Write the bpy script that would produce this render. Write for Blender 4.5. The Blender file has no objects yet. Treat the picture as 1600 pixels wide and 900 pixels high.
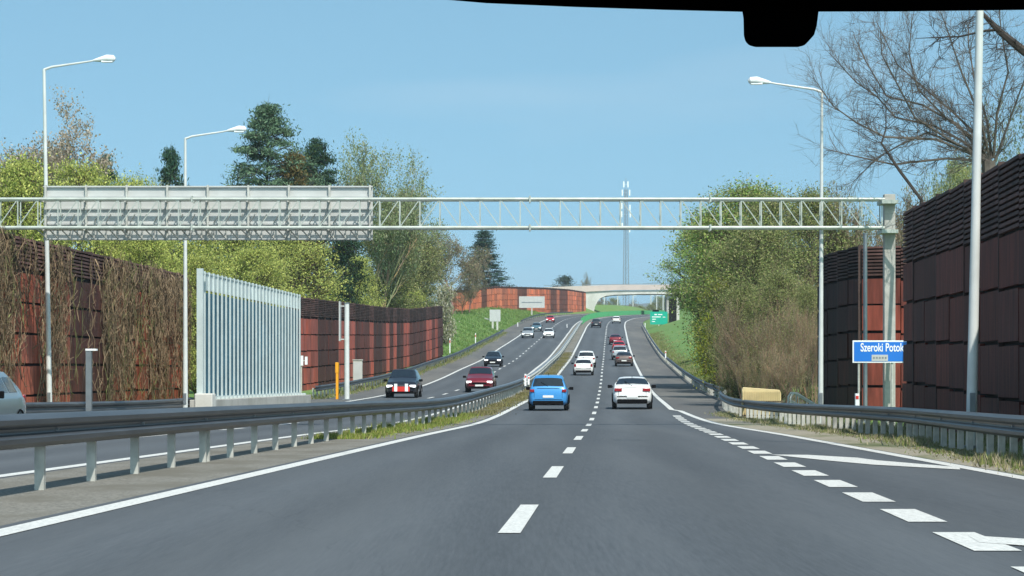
import bpy, math, random
import numpy as np
from mathutils import Vector, Matrix
SC = bpy.context.scene
COL = SC.collection

# ---------------------------------------------------------------- camera, sky, sun, exposure
F, HOR, CAMZ = 3900.0, 590.0, 1.07          # focal length in photo pixels, horizon row, eye height
cam_d = bpy.data.cameras.new("camera"); cam = bpy.data.objects.new("camera", cam_d); COL.objects.link(cam)
cam.location = (0, 0, CAMZ); cam.rotation_euler = (math.pi/2, 0, 0)
cam_d.sensor_width = 36; cam_d.lens = 36*F/1600; cam_d.shift_y = (HOR-450)/1600
cam_d.clip_start = .05; cam_d.clip_end = 20000
SC.camera = cam
SUN = Vector((.25, -.59, .77)).normalized()
w = bpy.data.worlds.new("World"); SC.world = w; w.use_nodes = True
wn = w.node_tree; bg = wn.nodes['Background']
sky = wn.nodes.new('ShaderNodeTexSky'); sky.sky_type = 'NISHITA'; sky.sun_disc = False
sky.sun_elevation = math.asin(SUN.z); sky.sun_rotation = math.atan2(SUN.x, SUN.y)
sky.altitude = 0; sky.air_density = 1.0; sky.dust_density = .9; sky.ozone_density = 1.5
tcw = wn.nodes.new('ShaderNodeTexCoord'); av = wn.nodes.new('ShaderNodeVectorMath'); av.operation = 'ADD'; av.inputs[1].default_value = (0, 0, .20)
nv = wn.nodes.new('ShaderNodeVectorMath'); nv.operation = 'NORMALIZE'
wn.links.new(tcw.outputs['Generated'], av.inputs[0]); wn.links.new(av.outputs[0], nv.inputs[0]); wn.links.new(nv.outputs[0], sky.inputs[0])
tm_ = wn.nodes.new('ShaderNodeMix'); tm_.data_type = 'RGBA'; tm_.blend_type = 'MULTIPLY'; tm_.inputs[0].default_value = 1; tm_.inputs[7].default_value = (.86, 1.10, .955, 1)
cl_ = wn.nodes.new('ShaderNodeTexNoise'); cl_.inputs['Scale'].default_value = 2.2; cl_.inputs['Detail'].default_value = 5      # faint high cirrus
cm_ = wn.nodes.new('ShaderNodeMapping'); cm_.inputs['Scale'].default_value = (1, 1, 7); cm_.inputs['Location'].default_value = (3.1, 0, .4)
cr_ = wn.nodes.new('ShaderNodeMapRange'); cr_.inputs[1].default_value = .52; cr_.inputs[2].default_value = .8; cr_.inputs[4].default_value = .35
cx_ = wn.nodes.new('ShaderNodeMix'); cx_.data_type = 'RGBA'; cx_.inputs[7].default_value = (4.6, 5.0, 5.3, 1)
wn.links.new(sky.outputs[0], tm_.inputs[6]); wn.links.new(tcw.outputs['Generated'], cm_.inputs[0]); wn.links.new(cm_.outputs[0], cl_.inputs['Vector'])
wn.links.new(cl_.outputs['Fac'], cr_.inputs[0]); wn.links.new(cr_.outputs[0], cx_.inputs[0]); wn.links.new(tm_.outputs[2], cx_.inputs[6])
wn.links.new(cx_.outputs[2], bg.inputs[0]); bg.inputs[1].default_value = .15
sl = bpy.data.lights.new("sun", 'SUN'); sl.energy = 3.9; sl.angle = math.radians(.5); sl.color = (1, .95, .86)
so = bpy.data.objects.new("sun", sl); COL.objects.link(so); so.rotation_euler = SUN.to_track_quat('Z', 'Y').to_euler()
SC.view_settings.view_transform = 'Standard'; SC.view_settings.look = 'None'
SC.view_settings.exposure = 0.34; SC.view_settings.gamma = 1

R = random.Random(7)
# ---------------------------------------------------------------- materials
def mat(name, col, rough=.7, metal=0.0, noise=0.0, nscale=4.0, bump=0.0, bscale=60.0, attr=False, emit=0, trans=0, col2=None,
        spec=.5, stretch=None, detail=6, coat=0):
    m = bpy.data.materials.new(name); m.use_nodes = True
    nt = m.node_tree; N = nt.nodes; L = nt.links; b = N['Principled BSDF']
    c = (*col, 1)
    b.inputs['Roughness'].default_value = rough; b.inputs['Metallic'].default_value = metal
    b.inputs['Specular IOR Level'].default_value = spec
    if coat: b.inputs['Coat Weight'].default_value = coat; b.inputs['Coat Roughness'].default_value = .06
    b.inputs['Base Color'].default_value = c
    out = None
    tc = None
    if noise or bump:
        tc = N.new('ShaderNodeTexCoord'); src = tc.outputs['Object']
        if stretch:
            mp = N.new('ShaderNodeMapping'); mp.inputs['Scale'].default_value = stretch
            L.new(src, mp.inputs[0]); src = mp.outputs[0]
    if noise:
        n = N.new('ShaderNodeTexNoise'); n.inputs['Scale'].default_value = nscale; n.inputs['Detail'].default_value = detail
        L.new(src, n.inputs['Vector'])
        rp = N.new('ShaderNodeMapRange'); rp.inputs[1].default_value = .3; rp.inputs[2].default_value = .7
        L.new(n.outputs['Fac'], rp.inputs[0])
        mx = N.new('ShaderNodeMix'); mx.data_type = 'RGBA'
        if col2 is None:
            a = tuple(v*(1-noise) for v in col); d = tuple(min(1, v*(1+noise)) for v in col)
        else: a, d = col, col2
        mx.inputs[6].default_value = (*a, 1); mx.inputs[7].default_value = (*d, 1)
        L.new(rp.outputs[0], mx.inputs[0]); out = mx.outputs[2]
    if attr:
        at = N.new('ShaderNodeVertexColor'); at.layer_name = 'Col'
        mu = N.new('ShaderNodeMix'); mu.data_type = 'RGBA'; mu.blend_type = 'MULTIPLY'; mu.inputs[0].default_value = 1
        mu.inputs[6].default_value = c
        if out: L.new(out, mu.inputs[6])
        L.new(at.outputs[0], mu.inputs[7]); out = mu.outputs[2]
    if out: L.new(out, b.inputs['Base Color'])
    if bump:
        n2 = N.new('ShaderNodeTexNoise'); n2.inputs['Scale'].default_value = bscale; n2.inputs['Detail'].default_value = 4
        L.new(src, n2.inputs['Vector'])
        bp = N.new('ShaderNodeBump'); bp.inputs['Strength'].default_value = bump; bp.inputs['Distance'].default_value = .02
        L.new(n2.outputs['Fac'], bp.inputs['Height']); L.new(bp.outputs[0], b.inputs['Normal'])
    if emit:
        b.inputs['Emission Color'].default_value = c; b.inputs['Emission Strength'].default_value = emit
    if trans:
        t = N.new('ShaderNodeBsdfTranslucent'); ms = N.new('ShaderNodeMixShader'); ms.inputs[0].default_value = trans
        if out: L.new(out, t.inputs[0])
        else: t.inputs[0].default_value = c
        L.new(b.outputs[0], ms.inputs[1]); L.new(t.outputs[0], ms.inputs[2])
        L.new(ms.outputs[0], N['Material Output'].inputs[0])
    return m

def mat_patchy(name, c1, c2, c3, s1=.15, s2=3.0, rough=.9, stretch=(1, 1, 1), bump=.3, bscale=30, thr=(.45, .6)):
    """two scales of procedural noise blending three colours"""
    m = mat(name, c1, rough, bump=bump, bscale=bscale)
    nt = m.node_tree; N = nt.nodes; L = nt.links; b = N['Principled BSDF']
    tc = N.new('ShaderNodeTexCoord'); mp = N.new('ShaderNodeMapping'); mp.inputs['Scale'].default_value = stretch
    L.new(tc.outputs['Object'], mp.inputs[0])
    na = N.new('ShaderNodeTexNoise'); na.inputs['Scale'].default_value = s1; na.inputs['Detail'].default_value = 8; na.inputs['Roughness'].default_value = .65
    nb = N.new('ShaderNodeTexNoise'); nb.inputs['Scale'].default_value = s2; nb.inputs['Detail'].default_value = 8; nb.inputs['Roughness'].default_value = .7
    L.new(mp.outputs[0], na.inputs['Vector']); L.new(mp.outputs[0], nb.inputs['Vector'])
    ra = N.new('ShaderNodeMapRange'); ra.inputs[1].default_value = thr[0]; ra.inputs[2].default_value = thr[1]; L.new(na.outputs['Fac'], ra.inputs[0])
    rb = N.new('ShaderNodeMapRange'); rb.inputs[1].default_value = .35; rb.inputs[2].default_value = .7; L.new(nb.outputs['Fac'], rb.inputs[0])
    m1 = N.new('ShaderNodeMix'); m1.data_type = 'RGBA'; m1.inputs[6].default_value = (*c1, 1); m1.inputs[7].default_value = (*c2, 1); L.new(rb.outputs[0], m1.inputs[0])
    m2 = N.new('ShaderNodeMix'); m2.data_type = 'RGBA'; m2.inputs[7].default_value = (*c3, 1); L.new(m1.outputs[2], m2.inputs[6]); L.new(ra.outputs[0], m2.inputs[0])
    L.new(m2.outputs[2], b.inputs['Base Color'])
    return m

M = {}
M['asphalt'] = mat_patchy('asphalt', (.057, .066, .076), (.086, .096, .109), (.102, .112, .122), .55, 34, .85, (1, .035, 1), .3, 90, (.42, .78))
def wear(m, left=False):
    nt = m.node_tree; N = nt.nodes; L = nt.links; b = N['Principled BSDF']; src = b.inputs['Base Color'].links[0].from_socket
    uv = N.new('ShaderNodeUVMap'); uv.uv_map = 'lane'; sp = N.new('ShaderNodeSeparateXYZ'); L.new(uv.outputs[0], sp.inputs[0])
    def math_(op, a, b_=None):
        n = N.new('ShaderNodeMath'); n.operation = op
        for i, v in enumerate((a, b_)):
            if v is None: continue
            if isinstance(v, (int, float)): n.inputs[i].default_value = v
            else: L.new(v, n.inputs[i])
        return n.outputs[0]
    mp = N.new('ShaderNodeMapping'); mp.inputs['Scale'].default_value = (1.2, .03, 1); L.new(uv.outputs[0], mp.inputs[0])
    nz = N.new('ShaderNodeTexNoise'); nz.inputs['Scale'].default_value = 2.5; nz.inputs['Detail'].default_value = 5; L.new(mp.outputs[0], nz.inputs['Vector'])
    c = math_('COSINE', math_('MULTIPLY', math_('ADD', sp.outputs[0], .93), 2*math.pi/1.85))        # polished wheel tracks, oily strip between
    f = math_('MULTIPLY', c, math_('MULTIPLY', nz.outputs['Fac'], .16)); f = math_('ADD', f, 1.0)
    # tar-sealed longitudinal seam beside the centre dashes, wandering and broken
    dd = math_('ABSOLUTE', math_('SUBTRACT', math_('SUBTRACT', sp.outputs[0], .32), math_('MULTIPLY', nz.outputs['Fac'], .10)))
    seam = math_('MULTIPLY', math_('LESS_THAN', dd, .012), .07)
    mp2 = N.new('ShaderNodeMapping'); mp2.inputs['Scale'].default_value = (.16, .05, 1); L.new(uv.outputs[0], mp2.inputs[0])
    nw = N.new('ShaderNodeTexNoise'); nw.inputs['Scale'].default_value = 9; nw.inputs['Detail'].default_value = 3; L.new(mp2.outputs[0], nw.inputs['Vector'])
    mv = N.new('ShaderNodeMix'); mv.data_type = 'RGBA'; mv.inputs[0].default_value = .12; L.new(mp2.outputs[0], mv.inputs[6]); L.new(nw.outputs['Color'], mv.inputs[7])
    vo = N.new('ShaderNodeTexVoronoi'); vo.feature = 'DISTANCE_TO_EDGE'; vo.inputs['Scale'].default_value = 1.3; L.new(mv.outputs[2], vo.inputs['Vector'])
    ck = math_('MULTIPLY', math_('LESS_THAN', vo.outputs['Distance'], .0022), .12)
    ck = math_('MULTIPLY', ck, math_('GREATER_THAN', nz.outputs['Fac'], .5))
    f = math_('SUBTRACT', f, seam); f = math_('SUBTRACT', f, ck)
    mu = N.new('ShaderNodeVectorMath'); mu.operation = 'SCALE'; L.new(src, mu.inputs[0]); L.new(f, mu.inputs['Scale']); L.new(mu.outputs[0], b.inputs['Base Color'])
wear(M['asphalt'])
M['asphalt_old'] = mat_patchy('asphalt_old', (.095, .095, .095), (.12, .12, .118), (.15, .145, .135), .3, 30, .92, (1, .1, 1), .3, 80)
M['gravel'] = mat_patchy('gravel', (.12, .115, .10), (.30, .285, .25), (.15, .14, .115), .8, 26, .95, (1, .5, 1), .7, 40)
M['verge'] = mat_patchy('verge', (.26, .23, .17), (.34, .31, .25), (.12, .14, .05), .5, 10, .95, (1, .3, 1), .6, 40, (.5, .62))
M['grass'] = mat_patchy('grass', (.085, .18, .035), (.17, .29, .07), (.22, .26, .09), .2, 1.6, .95, (1, .7, 1), .8, 12, (.52, .75))
M['paint'] = mat_patchy('road_paint', (.50, .50, .48), (.78, .78, .75), (.40, .40, .39), 1.6, 30, .7, (1, .35, 1), .2, 60, (.56, .8))
M['galv'] = mat('galvanised_steel', (.30, .32, .34), .42, .75, noise=.15, nscale=3)
M['rail_sunlit'] = mat('sunlit_rail_steel', (.50, .50, .46), .6, .2, noise=.25, nscale=1.5)  # sunlit brightness of the far median rail put into a paler colour
M['rail'] = mat('weathered_rail_steel', (.085, .09, .098), .42, .4, noise=.25, nscale=2, stretch=(1, .3, 4))
M['post'] = mat('zinc_post', (.50, .50, .46), .6, .2, noise=.2, nscale=6)
M['pole'] = mat('pale_pole_paint', (.60, .62, .61), .5, 0, noise=.1, nscale=2)
M['truss'] = mat('truss_zinc', (.42, .46, .42), .5, .15, noise=.15, nscale=3)
M['signback'] = mat('sign_back_aluminium', (.50, .51, .50), .5, .1, noise=.08, nscale=1.5)
M['lamp'] = mat('lamp_housing', (.75, .77, .78), .35)
M['lens'] = mat('lamp_lens', (.85, .88, .9), .1)
M['wood'] = mat('rust_panel', (.20, .045, .03), .8, 0, noise=.45, nscale=1.2, attr=True, bump=.5, bscale=25, stretch=(4, 4, .5))
M['slat'] = mat('dark_slat', (.062, .030, .026), .85, 0, noise=.4, nscale=2, attr=True, stretch=(1, 1, .5))
M['joint'] = mat('wall_core', (.012, .008, .008), .9)
M['wallpost'] = mat('wall_post', (.06, .035, .03), .8, noise=.3, nscale=3)
M['concrete'] = mat_patchy('concrete', (.40, .39, .36), (.47, .46, .43), (.33, .32, .29), .6, 6, .85)
M['conc_warm'] = mat_patchy('painted_concrete', (.56, .46, .42), (.62, .52, .47), (.50, .43, .40), .1, 3, .85)
M['conc_white'] = mat_patchy('white_concrete', (.58, .57, .53), (.66, .65, .61), (.50, .49, .45), .2, 3, .8)
M['alu'] = mat('noise_panel_slats', (.55, .62, .62), .45, .2, noise=.08, nscale=2)
M['alu_in'] = mat('tinted_acrylic', (.05, .125, .17), .8, 0, spec=.05, noise=.25, nscale=.6)
M['bark'] = mat('bark', (.085, .065, .05), .9, noise=.4, nscale=5)
M['bark_dark'] = mat('bark_dark', (.05, .04, .035), .9, noise=.4, nscale=5)
M['bark_grey'] = mat('bark_grey', (.12, .10, .085), .9, noise=.3, nscale=5)
M['twig'] = mat('dry_twig', (.22, .175, .125), .9, attr=True)
M['leaf'] = mat('leaf', (1, 1, 1), .7, attr=True, trans=.3, spec=.2)
M['needle'] = mat('needle', (1, 1, 1), .8, attr=True, trans=.08, spec=.15)
M['black'] = mat('black_plastic', (.004, .004, .005), .7, spec=.1)
M['header'] = mat('black_felt', (.0008, .0008, .001), 1, spec=0)
M['rubber'] = mat('tyre_rubber', (.018, .018, .018), .85)
M['glass'] = mat('car_glass', (.012, .018, .026), .06, spec=.8)
M['tail'] = mat('tail_lens', (.30, .015, .02), .25)
M['head'] = mat('headlamp', (.95, .97, 1), .2, emit=1.6)
M['plate'] = mat('plate_white', (.78, .78, .76), .5)
M['rim'] = mat('rim_metal', (.4, .4, .42), .35, .8)
M['blue'] = mat('sign_blue', (.012, .17, .62), .45)
M['white'] = mat('sign_white', (.82, .84, .86), .5)
M['green'] = mat('sign_green', (.0, .36, .25), .45)
M['greenrail'] = mat('green_screen', (.06, .30, .12), .55, noise=.15, nscale=2)
M['orange'] = mat('marker_orange', (.85, .36, .01), .6)
M['red'] = mat('marker_red', (.65, .04, .03), .5)
M['cream'] = mat('cream_ribbed_panel', (.62, .50, .27), .75, noise=.12, nscale=3)
M['cabinet'] = mat('cabinet_grey', (.46, .46, .42), .6, noise=.08, nscale=3)
M['mast'] = mat('mast_steel', (.22, .23, .26), .6, .1)
M['hill'] = mat_patchy('hazy_hill_wood', (.09, .13, .13), (.13, .17, .17), (.16, .19, .19), .004, .03, 1)  # bluish distance haze mixed into the wood colours
def paint(name, c, metal=0.2, rough=.32): return mat(name, c, rough, metal, coat=.6)

# ---------------------------------------------------------------- mesh helpers
class MB:
    def __init__(s): s.v = []; s.f = []; s.c = []; s.k = None
    def add(s, vs, fs, c=None):
        o = len(s.v); s.v += [tuple(p) for p in vs]; s.f += [tuple(i+o for i in f) for f in fs]
        s.c += [c or (1, 1, 1)]*len(fs)
    def box(s, c, size, rz=0, col=None, tilt=None):
        x, y, z = size[0]/2, size[1]/2, size[2]/2
        P = [Vector(p) for p in ((-x,-y,-z),(x,-y,-z),(x,y,-z),(-x,y,-z),(-x,-y,z),(x,-y,z),(x,y,z),(-x,y,z))]
        m = Matrix.Rotation(rz, 3, 'Z')
        if tilt: m = m @ tilt
        s.add([m @ p + Vector(c) for p in P], [(0,3,2,1),(4,5,6,7),(0,1,5,4),(1,2,6,5),(2,3,7,6),(3,0,4,7)], col)
    def bar(s, a, b, w_, h_, col=None):
        a, b = Vector(a), Vector(b); d = (b-a)
        if d.length < 1e-6: return
        d.normalize(); up = Vector((0,0,1)) if abs(d.z) < .95 else Vector((0,1,0))
        sx = d.cross(up).normalized(); u = sx.cross(d)
        vs = []
        for p in (a, b):
            for i, j in ((-1,-1),(1,-1),(1,1),(-1,1)): vs.append(p+sx*i*w_/2+u*j*h_/2)
        s.add(vs, [(3,2,1,0),(4,5,6,7),(0,1,5,4),(1,2,6,5),(2,3,7,6),(3,0,4,7)], col)
    def tube(s, pts, rad, n=6, col=None, cap=True):
        pts = [Vector(p) for p in pts]
        if not hasattr(rad, '__len__'): rad = [rad]*len(pts)
        o = []; prev = None
        for i, p in enumerate(pts):
            d = (pts[min(i+1, len(pts)-1)]-pts[max(i-1, 0)]).normalized()
            up = Vector((0,0,1)) if abs(d.z) < .9 else Vector((1,0,0))
            sx = d.cross(up).normalized()
            if prev is not None:
                q = prev-d*prev.dot(d)
                if q.length > 1e-4: sx = q.normalized()
            prev = sx; u = sx.cross(d)
            for k in range(n):
                a = 2*math.pi*k/n; o.append(p+(sx*math.cos(a)+u*math.sin(a))*rad[i])
        fs = []
        for i in range(len(pts)-1):
            for k in range(n):
                k2 = (k+1) % n; fs.append((i*n+k, i*n+k2, (i+1)*n+k2, (i+1)*n+k))
        if cap: fs += [tuple(range(n-1, -1, -1)), tuple((len(pts)-1)*n+k for k in range(n))]
        s.add(o, fs, col)
    def prism(s, poly, y0, y1, col=None):           # polygon in x,z extruded along y
        n = len(poly); vs = [(x, y0, z) for x, z in poly]+[(x, y1, z) for x, z in poly]
        fs = [tuple(range(n)), tuple(range(2*n-1, n-1, -1))]+[(i, i+n, (i+1) % n+n, (i+1) % n) for i in range(n)]
        s.add(vs, fs, col)
    def build(s, name, m, parent=None, smooth=False, bevel=0):
        me = bpy.data.meshes.new(name); me.from_pydata(s.v, [], s.f)
        if any(c != (1,1,1) for c in s.c) or s.k:
            a = me.color_attributes.new('Col', 'FLOAT_COLOR', 'CORNER')
            arr = np.repeat(np.array([(*c, 1) for c in s.c], dtype=np.float32), [len(f) for f in s.f], axis=0)
            a.data.foreach_set('color', arr.ravel())
        me.materials.append(m)
        if smooth: me.polygons.foreach_set('use_smooth', [True]*len(me.polygons))
        o = bpy.data.objects.new(name, me); COL.objects.link(o)
        if parent: o.parent = parent
        if bevel:
            b = o.modifiers.new('bevel', 'BEVEL'); b.width = bevel; b.segments = 2; b.limit_method = 'ANGLE'
        if smooth:
            try: me.set_sharp_from_angle(angle=math.radians(38))
            except Exception: pass
        return o
def npmesh(name, V, Fq, m, colr=None, parent=None):
    me = bpy.data.meshes.new(name); nv, nf = len(V), len(Fq); k = Fq.shape[1]
    me.vertices.add(nv); me.vertices.foreach_set('co', V.astype(np.float32).ravel())
    me.loops.add(nf*k); me.loops.foreach_set('vertex_index', Fq.astype(np.int32).ravel())
    me.polygons.add(nf); me.polygons.foreach_set('loop_start', np.arange(0, nf*k, k, dtype=np.int32))
    me.update(calc_edges=True)
    if colr is not None:
        a = me.color_attributes.new('Col', 'FLOAT_COLOR', 'CORNER')
        arr = np.ones((nf*k, 4), np.float32); arr[:, :3] = np.repeat(colr, k, axis=0); a.data.foreach_set('color', arr.ravel())
    me.materials.append(m)
    o = bpy.data.objects.new(name, me); COL.objects.link(o)
    if parent: o.parent = parent
    return o
def tag(o, label=None, cat=None, group=None, kind=None):
    if label: o['label'] = label
    if cat: o['category'] = cat
    if group: o['group'] = group
    if kind: o['kind'] = kind
    return o
def empty(name, loc, rz=0, label=None, cat=None, group=None):
    o = bpy.data.objects.new(name, None); COL.objects.link(o); o.location = loc; o.rotation_euler = (0, 0, rz)
    o.empty_display_size = .3
    return tag(o, label, cat, group)
def children(o): return [c for c in bpy.data.objects if c.parent == o]
def copy_tree(o, parent=None):
    c = o.copy(); COL.objects.link(c)
    if parent: c.parent = parent
    for ch in children(o): copy_tree(ch, c)
    return c
def at(x, y, Y): return Vector(((x-800)*Y/F, Y, CAMZ+(HOR-y)*Y/F))   # photo survey point at a distance

# ---------------------------------------------------------------- road survey
rows = np.array(list(np.arange(-20, 150, 2.5))+list(np.arange(150, 420, 5))+list(np.arange(420, 1200, 10)), float)
_T = [(122,932,633.7),(167,937,611),(207,939.7,591.5),(240,941,577),(290,943,560.6),(345,944.5,542.5),(430,946.9,520.5),
      (494,949,508),(569,957,500.5),(620,969,497),(680,986,495),(750,1008,493.3),(820,1032,492.2),(950,1080,491.5)]
_Y = [-20,0,30,60,90]+[t[0] for t in _T]+[1200]
_X = [-.78+.0403*y for y in _Y[:5]]+[(t[1]-800)*t[0]/F for t in _T]+[105]
_Z = [-.0056*y for y in _Y[:5]]+[CAMZ+(HOR-t[2])*t[0]/F for t in _T]+[27]
def herm(xs, ys, q):
    xs = np.array(xs, float); ys = np.array(ys, float); d = np.gradient(ys, xs)
    i = np.clip(np.searchsorted(xs, q)-1, 0, len(xs)-2); h = xs[i+1]-xs[i]; t = (q-xs[i])/h
    return (2*t**3-3*t**2+1)*ys[i]+(t**3-2*t**2+t)*h*d[i]+(-2*t**3+3*t**2)*ys[i+1]+(t**3-t**2)*h*d[i+1]
CX = herm(_X and _Y, _X, rows); CZ = herm(_Y, _Z, rows)
for _ in range(2):                                   # smooth profile
    CZ[1:-1] = .25*CZ[:-2]+.5*CZ[1:-1]+.25*CZ[2:]
def cx(Y): return float(np.interp(Y, rows, CX))
def sst(a, b, v):
    t = min(1, max(0, (v-a)/(b-a))); return t*t*(3-2*t)
def bank(Y): return .035*sst(470, 600, Y)
def zr(t, Y):
    b = np.interp(Y, rows, [bank(v) for v in rows]) if False else bank(Y)
    return float(np.interp(Y, rows, CZ))-b*t
LL, RL = -3.85, 3.45                                 # left and right edge lines of our carriageway
def inner(Y): return LL-float(np.interp(Y, [30,60,100,150,230], [3.1,3.0,2.8,2.6,2.6]))
def outer(Y): return LL-float(np.interp(Y, [30,60,100,150,185,235,340], [10.3,10.1,9.8,9.3,9.2,9.7,10.4]))
def mid(Y): return (inner(Y)+outer(Y))/2+.1
def gore(Y):                                         # outer solid line of the merging lane
    X = float(np.interp(Y, [-20,0,30,60,85,112], [5.6,5.8,6.3,6.7,6.95,7.45])); g = X-cx(Y)
    return max(RL, g) if Y < 112 else RL
def railR(Y):                                        # right guard rail offset
    g = float(np.interp(Y, [0,37,55,83,100,120], [6.2,7.6,8.75,9.1,9.0,9.0]))-cx(Y)
    return float(np.interp(Y, [100,135], [g, RL+3.5])) if Y > 100 else g
def railL(Y): return outer(Y)-float(np.interp(Y, [60,100,130,170], [1.9,2.0,2.6,3.3]))
def RP(t, Y, dz=0): return (cx(Y)+t, Y, zr(t, Y)+dz)
def strip(name, t0, t1, m, Y0=-20, Y1=1190, dz=0, nt=1, label=None):
    mb = MB(); ys = [y for y in rows if Y0 <= y <= Y1]
    for y in ys:
        a, b = t0(y), t1(y)
        for k in range(nt+1): mb.v.append(RP(a+(b-a)*k/nt, y, dz))
    n = nt+1
    for i in range(len(ys)-1):
        for k in range(nt): mb.f.append((i*n+k, i*n+k+1, (i+1)*n+k+1, (i+1)*n+k)); mb.c.append((1,1,1))
    o = mb.build(name, m); uv = o.data.uv_layers.new(name='lane'); tt_ = []
    for y in ys:
        a, b = t0(y), t1(y)
        for k in range(nt+1): tt_.append((a+(b-a)*k/nt, y))
    for lp in o.data.loops: uv.data[lp.index].uv = tt_[lp.vertex_index]
    return tag(o, kind='structure')
edgeL = lambda y: railL(y)-.9
edgeR = lambda y: railR(y)+.3
strip('road', lambda y: LL-.25, lambda y: gore(y)+.2, M['asphalt'], nt=4)
strip('road', lambda y: outer(y)-.2, lambda y: inner(y)+.2, M['asphalt'], nt=4)
strip('median', lambda y: inner(y)+.2, lambda y: LL-.25, M['gravel'], nt=3)
strip('shoulder', lambda y: gore(y)+.2, edgeR, M['asphalt_old'], Y0=95, nt=2)
strip('verge', lambda y: gore(y)+.2, edgeR, M['verge'], Y1=95, nt=2)
strip('shoulder', edgeL, lambda y: outer(y)-.2, M['asphalt_old'], nt=2)

def ground_z(t, Y):
    el, er = edgeL(Y), edgeR(Y)
    if t < el:
        d = el-t; k = sst(270, 350, Y); base = zr(el, Y)
        rise = min(d*.42, 2.6+d*.02)*k
        return base+rise+.02*d*(1-k)
    if t > er:
        d = t-er; k = sst(118, 190, Y); base = zr(er, Y)
        return base+min(d*.30, 3.2+.02*d)*k+.01*math.sin(d*1.3+Y*.4)
    return zr(t, Y)-.06
mb = MB()
offs = [-2500,-900,-400,-200,-120,-80,-60,-48,-40,-34,-30,-27,-25,-23.5,-22,-20.5,-19.3,-18.2]
Yall = [-400]+list(rows)+[1300,1500,2000,3000,4500,7000]
ncol = None
for y in Yall:
    yc = min(max(y, -20), 1190)
    el, er = edgeL(yc), edgeR(yc)
    ts = [el-d for d in (2500,900,400,200,100,60,40,28,20,15,11,8.5,7,5.6,4.2,2.8,1.4,.5)]+[el,(el+LL)/2,0,er]+[er+d for d in (.4,1.2,2.4,3.8,5.4,7.5,10,13,17,24,34,50,90,200,400,900,2500)]
    ncol = len(ts)
    for t in ts: mb.v.append((cx(yc)+t, y, ground_z(t, yc) - (0 if y < 1195 else (y-1195)*.002)))
for i in range(len(Yall)-1):
    for k in range(ncol-1): mb.f.append((i*ncol+k, i*ncol+k+1, (i+1)*ncol+k+1, (i+1)*ncol+k)); mb.c.append((1,1,1))
tag(mb.build('ground', M['grass'], smooth=True), kind='structure')
mb = MB(); sy = [y for y in rows if 92 <= y <= 150]; st = (.02,1.2,2.4,3.8,5.4,7.5,10,13,17,24,34)
for y in sy:
    for q_, d_ in enumerate(st):
        t = edgeR(y)+d_; fade = .03 if 95 < y < 145 and q_ > 1 and q_ < 10 else -.05
        mb.v.append((cx(y)+t, y, ground_z(t, y)+fade))
for i in range(len(sy)-1):
    for k in range(len(st)-1): n_ = len(st); mb.f.append((i*n_+k, i*n_+k+1, (i+1)*n_+k+1, (i+1)*n_+k)); mb.c.append((1,1,1))
M['soil'] = mat_patchy('leaf_litter', (.07,.055,.035), (.12,.095,.06), (.09,.10,.04), .4, 5, .95, bump=.8, bscale=10)
tag(mb.build('soil', M['soil']), kind='structure')
def gnd(X, Y): return ground_z(X-cx(min(Y, 1190)), min(Y, 1190))

# markings
mb = MB()
def quad(t0, t1, Y0, Y1, dz=.006):
    ys = [Y0]+[float(r) for r in rows if Y0 < r < Y1]+[Y1]
    for a, b in zip(ys[:-1], ys[1:]):
        mb.add([RP(t0(a), a, dz), RP(t1(a), a, dz), RP(t1(b), b, dz), RP(t0(b), b, dz)], [(0,1,2,3)])
quad(lambda y: LL-.12, lambda y: LL+.13, -20, 1150)
quad(lambda y: gore(y)-.12, lambda y: gore(y)+.12, -20, 1150)
quad(lambda y: inner(y)-.12, lambda y: inner(y)+.12, -20, 1150)
quad(lambda y: outer(y)-.12, lambda y: outer(y)+.12, -20, 1150)
k = -1
while 18.8+12.1*k < 1100:
    y = 18.8+12.1*k; k += 1
    q = .085 if y < 400 else .12
    quad(lambda v: -q, lambda v: q, y, y+4.7)
    quad(lambda v: mid(v)-q, lambda v: mid(v)+q, y+3, y+7.2)
k = -3
while 16.7+3.72*k < 100:
    y = 16.7+3.72*k; k += 1
    quad(lambda v: 3.35-.15, lambda v: 3.35+.17, y, y+2.2)
def ppoly(pts, dz=.008):                              # marking from surveyed photo points on the near plane
    vs = []
    for x, y in pts:
        Y = CAMZ*F/(y-612+.0); X = (x-800)*Y/F; vs.append((X, Y, zr(0, Y)+dz))
    mb.add(vs, [tuple(range(len(vs)))])
ppoly([(1203,711),(1262,711.5),(1340,716),(1370,720),(1366,727),(1300,721)][::-1])
ppoly([(1370,720),(1500,731),(1500,734.5),(1366,727)][::-1])
ppoly([(1512,838),(1640,846),(1640,857),(1530,849)][::-1])
tag(mb.build('lane_markings', M['paint']), kind='structure')

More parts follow.
